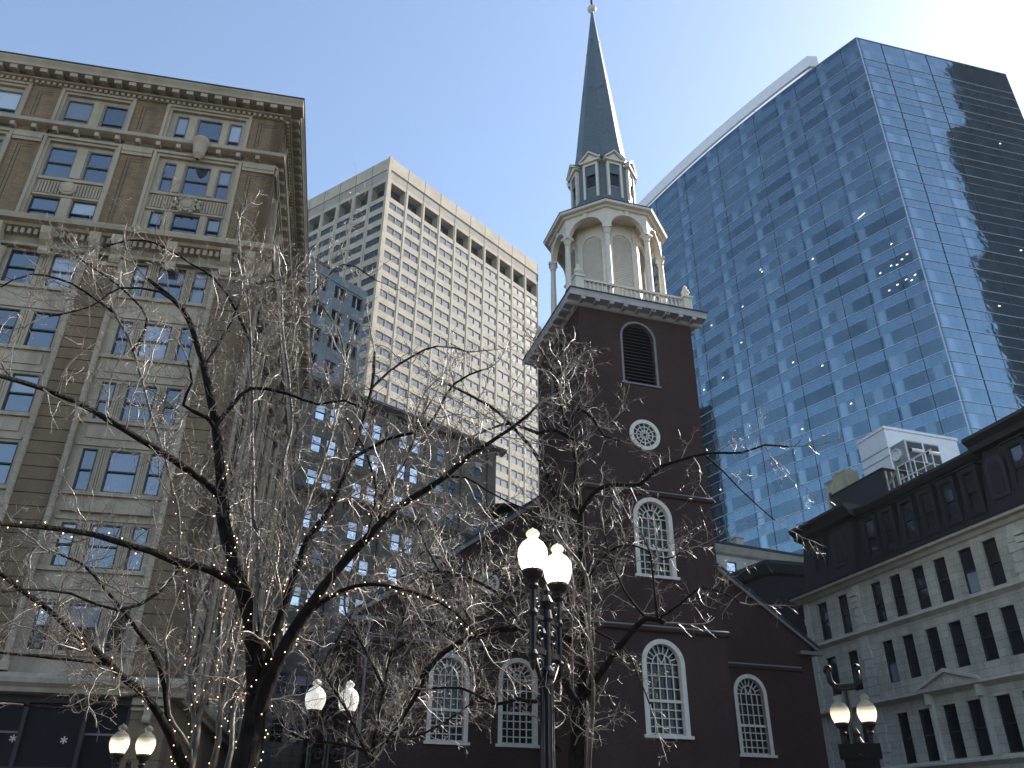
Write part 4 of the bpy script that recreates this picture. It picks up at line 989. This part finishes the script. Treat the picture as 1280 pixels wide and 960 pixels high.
def scroll(mb, c, sx, r, z, turns=1.4, th=.018):
    p = []; n = 22
    for i in range(n + 1):
        t = i / n; a = t * turns * 2 * math.pi; rr = r * (1 - .75 * t); p.append((c + sx * (rr * math.cos(a)), 0, z + rr * math.sin(a)))
    mb.tube(p, [th] * (n + 1), 6)
def twin_lamp(label, x, y, zg, dx, rot, globe, group='twin-globe street lamps round the square', gs=1.0):
    """zg: height of the globe's foot"""
    t = thing('street_lamp', label, 'street lamp', (x, y, 0), rot, group)
    p = MB(('iron',)); p.smooth = True
    zt = zg - .35
    p.lathe([(.24, 0), (.24, .12), (.19, .18), (.16, .5), (.2, .55), (.12, .7), (.085, .9), (.075, zt - .9), (.11, zt - .86), (.11, zt - .80), (.06, zt - .74), (.055, zt - .2), (.09, zt - .16), (.07, zt - .05), (.1, zt + .05), (.05, zt + .14), (.055, zt + .2), (0, zt + .3)], n=16)
    for k in range(10): a = k * 36; p.tube([(.085 * math.cos(R(a)), .085 * math.sin(R(a)), .9), (.078 * math.cos(R(a)), .078 * math.sin(R(a)), zt - .95)], [.011, .011], 4)
    p.build('pole', t)
    a = MB(('iron',)); a.box(-dx, dx, -.03, .03, zt - .62, zt - .55); a.box(-dx, dx, -.025, .025, zt - .2, zt - .15)
    for s_ in (-1, 1):
        scroll(a, s_ * dx * .5, s_, .11, zt - .38); scroll(a, s_ * dx * .55, -s_, .09, zt - .76); scroll(a, s_ * dx * .7, s_, .07, zt - .02)
        a.tube([(s_ * .05, 0, zt - .95), (s_ * dx * .5, 0, zt - .9), (s_ * dx, 0, zt - .6)], [.03, .025, .03], 6)
        a.smooth = True; a.lathe([(.03, zt - .4), (.055, zt - .36), (.03, zt - .3)], (s_ * dx * .3, 0), 8); a.smooth = False
    a.build('crossarm', t)
    for s_ in (-1, 1):
        put(HM_, 'globe_holder', t, TR(s_ * dx, 0, zg) @ Matrix.Scale(gs, 4)); put(GM[globe], 'globe', t, TR(s_ * dx, 0, zg) @ Matrix.Scale(gs, 4))
    return t
ang = math.atan2(-.30, .36)
twin_lamp('tall black lamp post with two brightly glowing globes nearest the camera', .467, 10.65, 4.58, .36, R(60.6), 'lit_frosted_globe')
twin_lamp('twin-globe lamp with pale sunlit globes among the twigs left of the church windows', -3.36, 16.65, 3.68, .31, math.atan2(.13, .58), 'pale_globe')
twin_lamp('twin-globe lamp with warm lit glass beside the shop front pier, bottom left', -7.72, 18.45, 3.04, .25, math.atan2(.2, .44), 'warm_glass_globe')
t = twin_lamp('twin-globe lamp with warm lit glass in front of the pale marble building, bottom right', 6.03, 15.36, 3.42, .22, math.atan2(-.16, .40), 'warm_glass_globe', gs=.84)
m = MB(('iron',)); m.box(-.34, .34, -.08, .08, 2.86, 3.10); m.box(-.28, .28, -.06, .06, 2.3, 2.86); m.build('crossarm_box', t)
t = thing('floodlight_mast', 'slim black mast with U-shaped yoke and two floodlight heads above the right-hand lamp', 'floodlight', (6.12, 15.75, 0), math.atan2(-.18, .46))
m = MB(('iron',)); m.smooth = True; m.lathe([(.09, 0), (.05, 1), (.045, 4.08)], n=10); m.build('mast', t)
m = MB(('iron',)); m.tube([(-.25, 0, 4.38), (-.24, 0, 4.2), (-.17, 0, 4.10), (0, 0, 4.09), (.17, 0, 4.10), (.24, 0, 4.2), (.25, 0, 4.38)], [.05, .055, .06, .07, .06, .055, .05], 8); m.build('yoke', t)
for s_ in (-1, 1):
    m = MB(('iron', 'glassdim')); m.smooth = True; m.at(TR(s_ * .25, 0, 4.42) @ Matrix.Scale(.8, 4) @ Matrix.Rotation(R(s_ * -35), 4, 'Y') @ Matrix.Rotation(R(70), 4, 'X')); m.lathe([(.04, .1), (.085, .04), (.09, -.12), (.08, -.13)], n=14); m.mat(1).lathe([(.08, -.12), (0, -.12)], n=14); m.build('floodlight_head', t)

# ------------------------------------------------------------------ bare trees
TREES = {
 'A': [
  ('trunk', 1, [(-3.0,9,-0.05,0.166),(-2.75,8.82,1.09,0.135),(-2.5,8.64,2.18,0.123),(-2.52,8.73,2.81,0.101),(-2.72,8.76,3.61,0.084),(-2.98,8.75,4.16,0.074),(-3.22,8.73,4.76,0.065),(-3.21,8.74,4.8,0.064),(-3.48,8.73,5.82,0.051),(-3.75,8.7,6.61,0.041),(-4.13,8.61,7.38,0.031),(-4.59,8.43,7.71,0.022)]),
  ('limb', 1.3, [(-2.46,8.66,2.68,0.082),(-2.32,8.59,3.14,0.067),(-2.1,8.54,3.59,0.058),(-1.82,8.5,4.05,0.049),(-1.44,8.46,4.51,0.04),(-1.25,8.44,4.71,0.037),(-0.75,8.39,5.06,0.029),(-0.46,8.35,5.33,0.025),(0.01,8.26,5.63,0.018),(0.29,8.19,5.88,0.014)]),
  ('limb', 1.2, [(-2.46,8.66,2.83,0.066),(-2.45,8.7,3.06,0.059),(-2.42,8.78,3.48,0.052),(-2.36,8.87,3.92,0.047),(-2.27,8.99,4.56,0.04),(-2.12,9.08,4.9,0.036),(-1.94,9.22,5.64,0.029),(-1.83,9.36,6.68,0.022),(-1.84,9.42,7.28,0.017)]),
  ('limb', 1.3, [(-1.91,9.1,5.59,0.024),(-1.52,9.1,5.84,0.02),(-1.04,9.09,6.02,0.017),(-0.73,9.03,6.59,0.014),(-0.4,8.99,6.78,0.012)]),
  ('limb', 0.8, [(-1.82,9.32,6.66,0.019),(-1.5,9.49,7.14,0.016),(-1.05,9.66,7.53,0.013),(-0.61,9.78,7.51,0.011)]),
  ('limb', 1, [(-2.85,8.54,3.88,0.045),(-2.93,8.46,3.94,0.043),(-3.13,8.27,4.01,0.039),(-3.29,8.11,4.0,0.037),(-3.51,7.88,4.04,0.034),(-3.67,7.69,4.04,0.032),(-4.0,7.26,4.03,0.027),(-4.33,6.72,3.91,0.022),(-4.5,6.37,3.82,0.019)]),
  ('limb', 1, [(-3.24,8.72,4.93,0.042),(-3.38,8.57,5.03,0.039),(-3.51,8.43,5.09,0.037),(-3.83,8.06,5.23,0.034),(-4.26,7.5,5.38,0.029),(-4.55,7.03,5.39,0.025),(-4.75,6.67,5.33,0.023),(-4.9,6.32,5.28,0.021)]),
  ('limb', 1.2, [(-2.6,8.62,3.44,0.028),(-2.67,8.68,3.81,0.025),(-2.81,8.82,4.61,0.023),(-2.87,8.83,4.73,0.022),(-3.21,9.01,6.3,0.019),(-3.55,9.15,7.86,0.017),(-3.84,9.18,8.78,0.015),(-3.93,9.19,9.17,0.015)]),
  ('limb', 1.1, [(-2.54,8.64,3.36,0.025),(-2.55,8.68,3.62,0.023),(-2.43,8.82,4.08,0.021),(-2.38,8.96,4.76,0.02),(-2.68,8.99,5.37,0.018),(-2.71,9.11,6.18,0.017),(-3.0,9.18,7.28,0.015),(-3.22,9.26,8.39,0.014)]),
  ('limb', 1.1, [(-2.36,8.79,3.4,0.025),(-2.47,8.98,4.12,0.022),(-2.45,9.17,4.78,0.02),(-2.3,9.53,6.04,0.018),(-2.29,9.76,7.1,0.017),(-2.44,9.86,7.82,0.015),(-2.83,9.9,8.44,0.014)]),
  ('limb', 1.4, [(-2.13,8.64,3.61,0.028),(-1.87,8.59,3.79,0.023),(-1.62,8.54,3.9,0.021),(-1.3,8.49,3.9,0.018),(-0.87,8.41,3.77,0.015),(-0.54,8.31,3.59,0.012),(-0.28,8.2,3.29,0.01)]),
  ('limb', 1, [(-1.56,8.76,4.56,0.023),(-1.56,8.97,5.13,0.017),(-1.72,9.1,5.6,0.014),(-1.91,9.19,5.93,0.012),(-2.11,9.26,6.24,0.01)]),
  ('limb', 1, [(-1.44,8.68,4.67,0.022),(-1.43,8.76,4.98,0.019),(-1.22,8.94,5.59,0.014),(-1.12,9.06,6.1,0.011),(-1.0,9.15,6.42,0.01)]),
  ('limb', 0.8, [(-0.76,8.47,5.09,0.014),(-0.52,8.42,5.08,0.012),(-0.27,8.35,4.9,0.01),(-0.05,8.28,4.75,0.008),(0.22,8.2,4.61,0.007)]),
  ('limb', 1, [(-3.45,8.64,5.78,0.028),(-3.33,8.73,6.11,0.024),(-3.18,8.83,6.4,0.022),(-2.8,9.02,6.44,0.019),(-2.43,9.18,6.36,0.017),(-2.14,9.3,6.49,0.015),(-1.74,9.44,6.34,0.013)]),
  ('limb', 0.8, [(-3.45,8.64,5.75,0.028),(-3.53,8.56,5.85,0.024),(-3.75,8.36,5.91,0.019),(-3.67,8.3,6.17,0.015),(-3.73,8.19,6.4,0.012)]),
  ('limb', 0.8, [(-4.11,8.56,7.35,0.017),(-4.36,8.37,7.48,0.015),(-4.7,8.09,7.33,0.013),(-4.89,7.89,6.91,0.011),(-5.14,7.63,6.62,0.01)]),
  ('limb', 1, [(-3.76,8.72,6.63,0.016),(-3.64,8.97,7.47,0.013),(-3.58,9.12,8.08,0.012),(-3.29,9.33,8.37,0.011),(-2.93,9.56,8.62,0.009)]),
  ('limb', 1.2, [(-3.27,8.06,3.99,0.019),(-3.36,7.9,3.65,0.016),(-3.58,7.65,3.43,0.013),(-3.89,7.32,3.49,0.011),(-4.14,7.0,3.44,0.009),(-4.29,6.75,3.3,0.008)]),
  ('limb', 0.9, [(-3.41,9.19,7.24,0.02),(-3.87,9.04,8.02,0.016),(-4.29,8.87,8.29,0.014),(-4.86,8.6,8.47,0.011),(-5.23,8.4,8.17,0.009)]),
  ('limb', 0.8, [(-3.07,9.41,7.42,0.017),(-2.96,9.68,8.22,0.015),(-2.57,10.09,9.24,0.012),(-2.12,10.39,9.16,0.01)]),
 ],
 'C': [
  ('trunk', 1, [(-3.95,10.4,-0.05,0.068),(-3.71,10.16,1.1,0.056),(-3.47,9.91,2.21,0.051),(-3.52,10.02,2.76,0.042),(-3.5,10.11,3.11,0.039),(-3.51,10.22,3.65,0.034),(-3.6,10.31,4.25,0.03),(-3.58,10.4,4.72,0.027)]),
  ('limb', 1.4, [(-3.73,10.18,0.72,0.063),(-3.47,9.91,2.06,0.057),(-3.53,9.8,2.3,0.051),(-3.73,9.55,2.7,0.044),(-3.91,9.36,2.94,0.04),(-4.06,9.23,3.05,0.038),(-4.19,9.09,3.18,0.035),(-4.28,8.99,3.26,0.034),(-4.46,8.79,3.41,0.031),(-4.66,8.57,3.57,0.028),(-4.95,8.21,3.79,0.023),(-5.05,8.07,3.87,0.022),(-5.23,7.81,3.92,0.019)]),
  ('limb', 1.2, [(-3.72,9.71,2.68,0.032),(-3.87,9.55,3.22,0.025),(-4.15,9.33,3.63,0.021),(-4.37,9.16,3.88,0.018),(-4.7,8.9,4.2,0.015),(-4.98,8.67,4.27,0.012)]),
  ('limb', 1.1, [(-3.75,10.22,0.85,0.035),(-3.51,10.0,2.42,0.032),(-3.7,10.06,3.19,0.028),(-3.86,10.1,3.91,0.026),(-4.11,10.1,4.63,0.024),(-4.28,10.12,5.26,0.023),(-4.4,10.1,5.52,0.022),(-4.73,10.05,6.26,0.021),(-5.32,9.91,7.55,0.019),(-5.68,9.79,8.12,0.018),(-6.12,9.62,8.73,0.017)]),
  ('limb', 1, [(-3.64,10.26,0.81,0.042),(-3.27,10.08,2.31,0.038),(-3.33,10.2,2.89,0.032),(-3.34,10.29,3.32,0.029),(-3.34,10.41,3.92,0.025),(-3.42,10.55,4.77,0.021),(-3.54,10.63,5.46,0.018)]),
  ('limb', 1, [(-3.59,10.32,0.78,0.036),(-3.16,10.22,2.24,0.032),(-3.25,10.47,2.87,0.027),(-3.23,10.68,3.39,0.024),(-3.24,10.91,4.03,0.021),(-3.25,11.14,4.72,0.019)]),
  ('limb', 0.6, [(-3.71,10.14,0.77,0.028),(-3.41,9.83,2.21,0.025),(-3.72,9.66,2.77,0.022),(-3.78,9.61,3.09,0.021),(-3.85,9.55,3.45,0.02)]),
  ('limb', 1.1, [(-3.89,10.18,3.93,0.02),(-3.8,10.36,4.42,0.016),(-3.56,10.6,4.89,0.013),(-3.86,10.62,5.34,0.011)]),
  ('limb', 1, [(-3.86,9.23,2.92,0.018),(-4.03,9.07,2.85,0.015),(-4.34,8.74,2.71,0.012),(-4.64,8.41,2.7,0.009)]),
  ('limb', 1.4, [(-4.19,9.08,3.18,0.018),(-4.47,8.77,3.17,0.014),(-4.72,8.46,3.15,0.012),(-4.98,8.09,3.11,0.009)]),
  ('limb', 1, [(-5.3,9.87,7.52,0.019),(-5.25,9.95,8.1,0.016),(-5.68,9.79,8.53,0.013),(-6.29,9.51,8.89,0.011)]),
  ('limb', 1.2, [(-5.62,9.69,8.05,0.019),(-6.08,9.31,8.25,0.015),(-6.44,8.98,8.15,0.012),(-6.64,8.77,7.79,0.01)]),
 ],
 'B': [
  ('trunk', 0.9, [(0.95,12.5,-0.05,0.164),(0.96,12.48,1.17,0.134),(0.98,12.46,2.33,0.122),(1.04,12.51,3.32,0.093),(1.13,12.54,4.02,0.08),(1.14,12.57,4.69,0.07),(1.13,12.59,5.16,0.063),(1.12,12.64,6.33,0.049),(1.08,12.67,7.0,0.041),(1.04,12.7,7.55,0.035),(1.03,12.71,7.94,0.031),(1.18,12.71,8.14,0.028),(1.4,12.7,7.94,0.024),(1.58,12.69,7.63,0.02),(1.84,12.67,7.55,0.016)]),
  ('limb', 0.8, [(0.92,12.49,0.82,0.091),(0.89,12.47,2.33,0.083),(0.92,12.41,2.88,0.066),(0.94,12.37,3.3,0.058),(0.81,12.35,3.55,0.052),(0.66,12.33,3.8,0.048),(0.55,12.3,4.15,0.042),(0.63,12.24,4.84,0.033),(0.76,12.18,5.43,0.025)]),
  ('limb', 1.1, [(1.03,12.56,7.49,0.042),(0.73,12.46,7.63,0.034),(0.43,12.38,7.53,0.03),(0.01,12.23,7.62,0.024),(-0.27,12.14,7.51,0.02),(-0.63,11.98,7.27,0.015)]),
  ('limb', 1.1, [(1.07,12.55,6.21,0.049),(0.72,12.52,6.48,0.041),(0.51,12.45,7.03,0.034),(-0.07,12.35,7.74,0.026),(-0.54,12.26,8.07,0.021),(-1.08,12.15,8.31,0.016)]),
  ('limb', 0.75, [(1.13,12.55,6.21,0.044),(1.3,12.43,6.47,0.039),(1.58,12.3,6.59,0.035),(2.03,12.09,6.52,0.031),(2.33,11.9,6.73,0.027),(2.96,11.53,6.78,0.021),(3.44,11.21,6.68,0.017),(3.72,11.0,6.71,0.014),(3.98,10.79,6.59,0.012)]),
  ('limb', 0.5, [(2.98,11.62,6.82,0.016),(3.2,11.46,6.47,0.013),(3.44,11.24,6.0,0.01),(3.71,10.99,5.55,0.008)]),
  ('limb', 0.5, [(1.07,12.45,3.36,0.061),(1.22,12.36,3.57,0.055),(1.45,12.21,3.9,0.049),(1.7,12.06,4.18,0.045),(1.95,11.93,4.4,0.041),(2.2,11.8,4.3,0.038)]),
  ('limb', 1, [(1.95,11.94,4.41,0.022),(1.69,11.95,4.76,0.017),(1.51,11.94,5.24,0.013),(1.41,11.92,5.73,0.01)]),
  ('limb', 0.9, [(2.1,11.82,4.35,0.022),(2.06,11.73,4.93,0.015),(2.03,11.67,5.29,0.012),(1.91,11.65,5.58,0.01)]),
  ('limb', 1.1, [(2.14,11.81,4.38,0.018),(2.4,11.65,4.53,0.015),(2.67,11.48,4.72,0.013),(2.95,11.3,4.59,0.011),(3.12,11.17,4.43,0.009)]),
  ('limb', 0.8, [(1.02,12.43,0.81,0.033),(1.1,12.35,2.32,0.03),(1.21,12.27,3.46,0.025),(1.18,12.23,4.32,0.023),(1.17,12.19,5.05,0.022),(0.82,12.19,5.56,0.021),(0.64,12.18,5.94,0.02)]),
  ('limb', 0.8, [(0.92,12.57,3.43,0.023),(0.95,12.66,4.41,0.021),(1.0,12.71,4.92,0.021),(0.94,12.77,5.49,0.021)]),
  ('limb', 1.6, [(1.02,12.66,7.68,0.03),(0.92,12.71,7.94,0.027),(0.77,12.86,8.86,0.022),(0.47,12.99,9.63,0.018)]),
  ('limb', 1.4, [(1.04,12.66,7.39,0.025),(0.84,12.72,8.33,0.019),(0.71,12.76,9.0,0.016),(0.94,12.77,9.34,0.014)]),
  ('limb', 1.4, [(0.9,12.57,4.21,0.062),(0.64,12.66,4.35,0.057),(0.21,12.78,4.43,0.052),(-0.51,12.95,4.35,0.045),(-1.12,13.09,4.0,0.038),(-1.4,13.22,3.5,0.033),(-1.83,13.38,2.85,0.026)]),
  ('limb', 1, [(0.74,12.48,3.72,0.038),(0.39,12.57,3.35,0.03),(0.14,12.61,3.4,0.027),(-0.18,12.66,3.33,0.024),(-0.7,12.72,3.54,0.019),(-1.13,12.75,3.52,0.015)]),
  ('limb', 1.5, [(0.21,12.8,4.43,0.032),(-0.22,12.98,5.03,0.025),(-1.0,13.16,5.39,0.021),(-1.79,13.28,5.35,0.016)]),
  ('limb', 1.3, [(-0.51,12.99,4.36,0.028),(-0.87,13.26,5.09,0.021),(-1.3,13.47,5.68,0.018),(-1.65,13.7,6.46,0.014)]),
  ('limb', 1.1, [(1.18,12.34,5.09,0.023),(1.49,12.25,5.46,0.018),(1.85,12.16,5.56,0.015),(2.3,12.01,5.28,0.011),(2.53,11.94,5.38,0.01)]),
  ('limb', 0.8, [(1.18,12.34,4.34,0.019),(1.65,12.21,4.03,0.014),(1.84,12.11,3.58,0.011),(1.94,12.04,3.26,0.01)]),
  ('limb', 0.9, [(0.72,12.38,2.67,0.03),(0.58,12.3,2.9,0.025),(0.49,12.15,3.36,0.019),(0.4,11.99,3.87,0.014)]),
 ],
 'D': [
  ('trunk', 1.8, [(-2.7,16,-0.05,0.078),(-2.53,15.91,1.03,0.064),(-2.35,15.83,2.06,0.058),(-2.39,15.87,2.81,0.047),(-2.35,15.92,3.47,0.04),(-2.29,15.96,4.02,0.035),(-2.2,16.01,4.67,0.031),(-2.03,16.07,5.36,0.026)]),
  ('limb', 1.8, [(-2.38,15.82,2.68,0.039),(-2.79,15.76,3.44,0.028),(-3.27,15.66,4.1,0.021),(-3.77,15.55,4.78,0.015)]),
  ('limb', 2, [(-2.36,15.82,3.06,0.039),(-1.96,15.94,3.61,0.032),(-1.58,16.06,4.33,0.026),(-1.18,16.17,5.09,0.021),(-0.59,16.29,6.06,0.016)]),
  ('limb', 1.8, [(-2.27,15.84,4.0,0.034),(-2.82,15.96,4.88,0.025),(-3.2,16.03,5.49,0.021),(-3.16,16.2,6.32,0.016)]),
  ('limb', 2, [(-2.19,15.95,4.66,0.03),(-1.5,16.19,5.24,0.023),(-0.75,16.41,5.93,0.018),(0.04,16.6,6.65,0.013)]),
  ('limb', 1.5, [(-2.38,15.82,2.93,0.034),(-2.99,15.58,3.03,0.025),(-3.64,15.29,3.13,0.019),(-4.04,15.07,3.48,0.015)]),
  ('limb', 1.5, [(-2.35,15.83,3.19,0.029),(-1.65,15.92,3.21,0.022),(-1.09,15.96,3.49,0.017),(-0.53,15.99,3.91,0.013)]),
  ('limb', 1.7, [(-2.03,16.07,5.36,0.025),(-2.17,16.17,6.01,0.021),(-1.76,16.37,6.72,0.017),(-1.13,16.56,7.13,0.014)]),
 ],
}

rt = random.Random(21)
def V(*a): return Vector(a)
def rand_dir(): 
    while True:
        v = V(rt.uniform(-1, 1), rt.uniform(-1, 1), rt.uniform(-1, 1))
        if .1 < v.length < 1: return v.normalized()
def resample(L, step=.16):
    out = []
    P = [V(*q[:3]) for q in L]; rad = [q[3] for q in L]
    n = len(P)
    for i in range(n - 1):
        p0, p1, p2, p3 = P[max(i - 1, 0)], P[i], P[i + 1], P[min(i + 2, n - 1)]
        k = max(2, int((p2 - p1).length / step))
        for j in range(k):
            t = j / k
            q = .5 * ((2 * p1) + (-p0 + p2) * t + (2 * p0 - 5 * p1 + 4 * p2 - p3) * t * t + (-p0 + 3 * p1 - 3 * p2 + p3) * t ** 3)
            out.append((q, rad[i] + (rad[i + 1] - rad[i]) * t))
    out.append((P[-1], rad[-1])); return out
def shoot(mb, p, d, L, r, level, bend):
    """one crooked twig with side twigs"""
    n = max(3, int(L / .085)); pts = [p]; rr = [r]; cur = d.copy()
    for i in range(n):
        cur = (cur + rand_dir() * bend + V(0, 0, .05)).normalized(); pts.append(pts[-1] + cur * (L / n)); rr.append(max(.0016, r * (1 - .72 * (i + 1) / n)))
    mb.tube(pts, rr, 4 if r > .008 else 3, cap=False)
    if level > 0:
        k = int(L / (.12 if level > 1 else .065)) ; k = min(k, 10)
        for j in range(k):
            i = 1 + int((n - 1) * (j + rt.random()) / k); i = min(i, n - 1)
            t = (pts[i + 1] - pts[i]).normalized(); side = rand_dir(); side = (side - t * side.dot(t)).normalized()
            nd = (t * rt.uniform(.25, .8) + side * rt.uniform(.6, 1)).normalized()
            shoot(mb, pts[i], nd, L * rt.uniform(.22, .5) if level > 1 else rt.uniform(.04, .16), max(.0022, rr[i] * .68), level - 1, bend * 1.15)
def make_tree(key, label, base, tw=1.0, sz=1.0, pale=()):
    t = thing('bare_tree', label, 'tree', base, 0, 'bare trees on the square'); o = V(*base)
    tw_mb = MB(('twig',)); limbs = []
    for kd, den, L in TREES[key]:
        L = [(x - o.x, y - o.y, z - o.z, r) for x, y, z, r in L]; S = resample(L); 
        # slight crookedness
        S2 = []; j = V(0, 0, 0)
        for i, (p, r) in enumerate(S):
            j = j * .8 + rand_dir() * .008; S2.append((p + j * min(1, i / 4), r * (1 + rt.uniform(-.06, .06))))
        m = MB(('barksunlit' if len(limbs) in pale else 'bark',)); m.tube([p for p, r in S2], [r for p, r in S2], 14 if S2[0][1] > .06 else 8)
        for q in range(0):
            pass
        m.build('trunk' if kd == 'trunk' else 'limb', t); limbs.append((kd, S2))
        total = 0
        for i in range(2, len(S2) - 1):
            p, r = S2[i]; 
            if p.z + o.z < 2.7: continue
            tng = (S2[i + 1][0] - S2[i - 1][0]).normalized(); f = i / len(S2)
            prob = den * tw * 1.4 * (.55 + .9 * f) * (1.0 if r < .07 else .45)
            nn = int(prob) + (rt.random() < prob - int(prob))
            for _ in range(nn):
                side = rand_dir(); side = (side - tng * side.dot(tng)).normalized(); side = (side + V(0, 0, .25)).normalized()
                d = (tng * rt.uniform(.15, .8) + side).normalized(); Lq = rt.choice((.25, .4, .55, .8, 1.15)) * sz * rt.uniform(.8, 1.2)
                shoot(tw_mb, p + side * r * .6, d, Lq, min(r * .6, .0035 + Lq * .006), 2, .36)
        # leading tip
        shoot(tw_mb, S2[-1][0], (S2[-1][0] - S2[-3][0]).normalized(), .8 * sz, min(S2[-1][1], .014), 2, .25)
    tw_o = tw_mb.build('twigs', t); kind(tw_o, 'stuff')
    return t, limbs, o
T1 = make_tree('A', 'largest bare tree with thick forking dark trunk and wide limbs, left of centre', (-3.0, 9, 0), 1.0, pale=(7, 8, 9))
T2 = make_tree('C', 'slender many-stemmed bare tree in front of the stone office building, far left', (-3.95, 10.4, 0), 1.0, pale=(0, 3, 4, 5, 6, 7))
T3 = make_tree('B', 'bare tree with straight dark trunk before the church tower, behind the lamp', (.95, 12.5, 0), .9, pale=(10, 11))
T4 = make_tree('D', 'small twiggy bare tree low in front of the brick hall windows', (-2.7, 16, 0), 1.5, .9)

# ------------------------------------------------------------------ fairy lights wound round the trees
bl = MB(('bulb',)); bl.smooth = True; bl.lathe([(0, -.007), (.004, -.0045), (.005, 0), (.004, .0045), (0, .007)], n=8); blm = bl.mesh('bulb')
def lights(label, tree, idx, z0=1.8, z1=9, step=.10, count=95, pitch=.45):
    _t, limbs, o = tree; kd, S = limbs[idx]
    t = thing('fairy_light_string', label, 'fairy lights', tuple(o), 0, 'strings of warm fairy lights')
    wpts = []; a = rt.uniform(0, 6); bulbs = []; acc = 0
    for i in range(len(S) - 1):
        p, r = S[i]
        if not (z0 < p.z + o.z < z1): continue
        tng = (S[i + 1][0] - p).normalized(); x = tng.cross(V(0, .3, 1)).normalized(); y = tng.cross(x)
        for s_ in range(3):
            q = p.lerp(S[i + 1][0], s_ / 3); a += .55; w_ = q + (x * math.cos(a) + y * math.sin(a)) * (r + .012); wpts.append(w_)
            if acc <= 0 and len(bulbs) < count: bulbs.append(w_ + (x * math.cos(a) + y * math.sin(a)) * .014); acc = step * rt.uniform(.6, 1.5)
            acc -= (S[i + 1][0] - p).length / 3 + .25 * r
    m = MB(('iron',)); m.tube(wpts, [.003] * len(wpts), 3); m.build('wire', t)
    for b in bulbs: put(blm, 'bulb', t, TR(*b))
lights('fairy lights wound up the main trunk of the largest tree', T1, 0, 2.0, 5.6, .055)
lights('fairy lights along the long limb leaning right from the largest tree', T1, 1, 2.6, 5.4, .075)
lights('fairy lights on the steep middle limb of the largest tree', T1, 2, 2.8, 5.2, .075)
lights('fairy lights on the low limb of the largest tree that runs level to the right', T1, 10, 2.6, 6, .055)
lights('fairy lights on the level limb reaching left from the largest tree', T1, 5, 2.6, 6, .16)
lights('fairy lights on the bowed lower limb of the slender left-hand tree', T2, 1, 2.3, 5, .10)
lights('fairy lights on the straight inner stem of the slender left-hand tree', T2, 0, 2.2, 5, .08)
lights('fairy lights on the outer stem of the slender left-hand tree', T2, 3, 2.2, 5.4, .10)
lights('fairy lights on the stem of the slender left-hand tree closest to the big trunk', T2, 5, 2.2, 5, .09)
lights('fairy lights on the second stem from the big trunk, slender left-hand tree', T2, 4, 2.2, 5, .09)
lights('fairy lights around the upper right fork of the largest tree', T1, 11, 4.5, 7, .10)
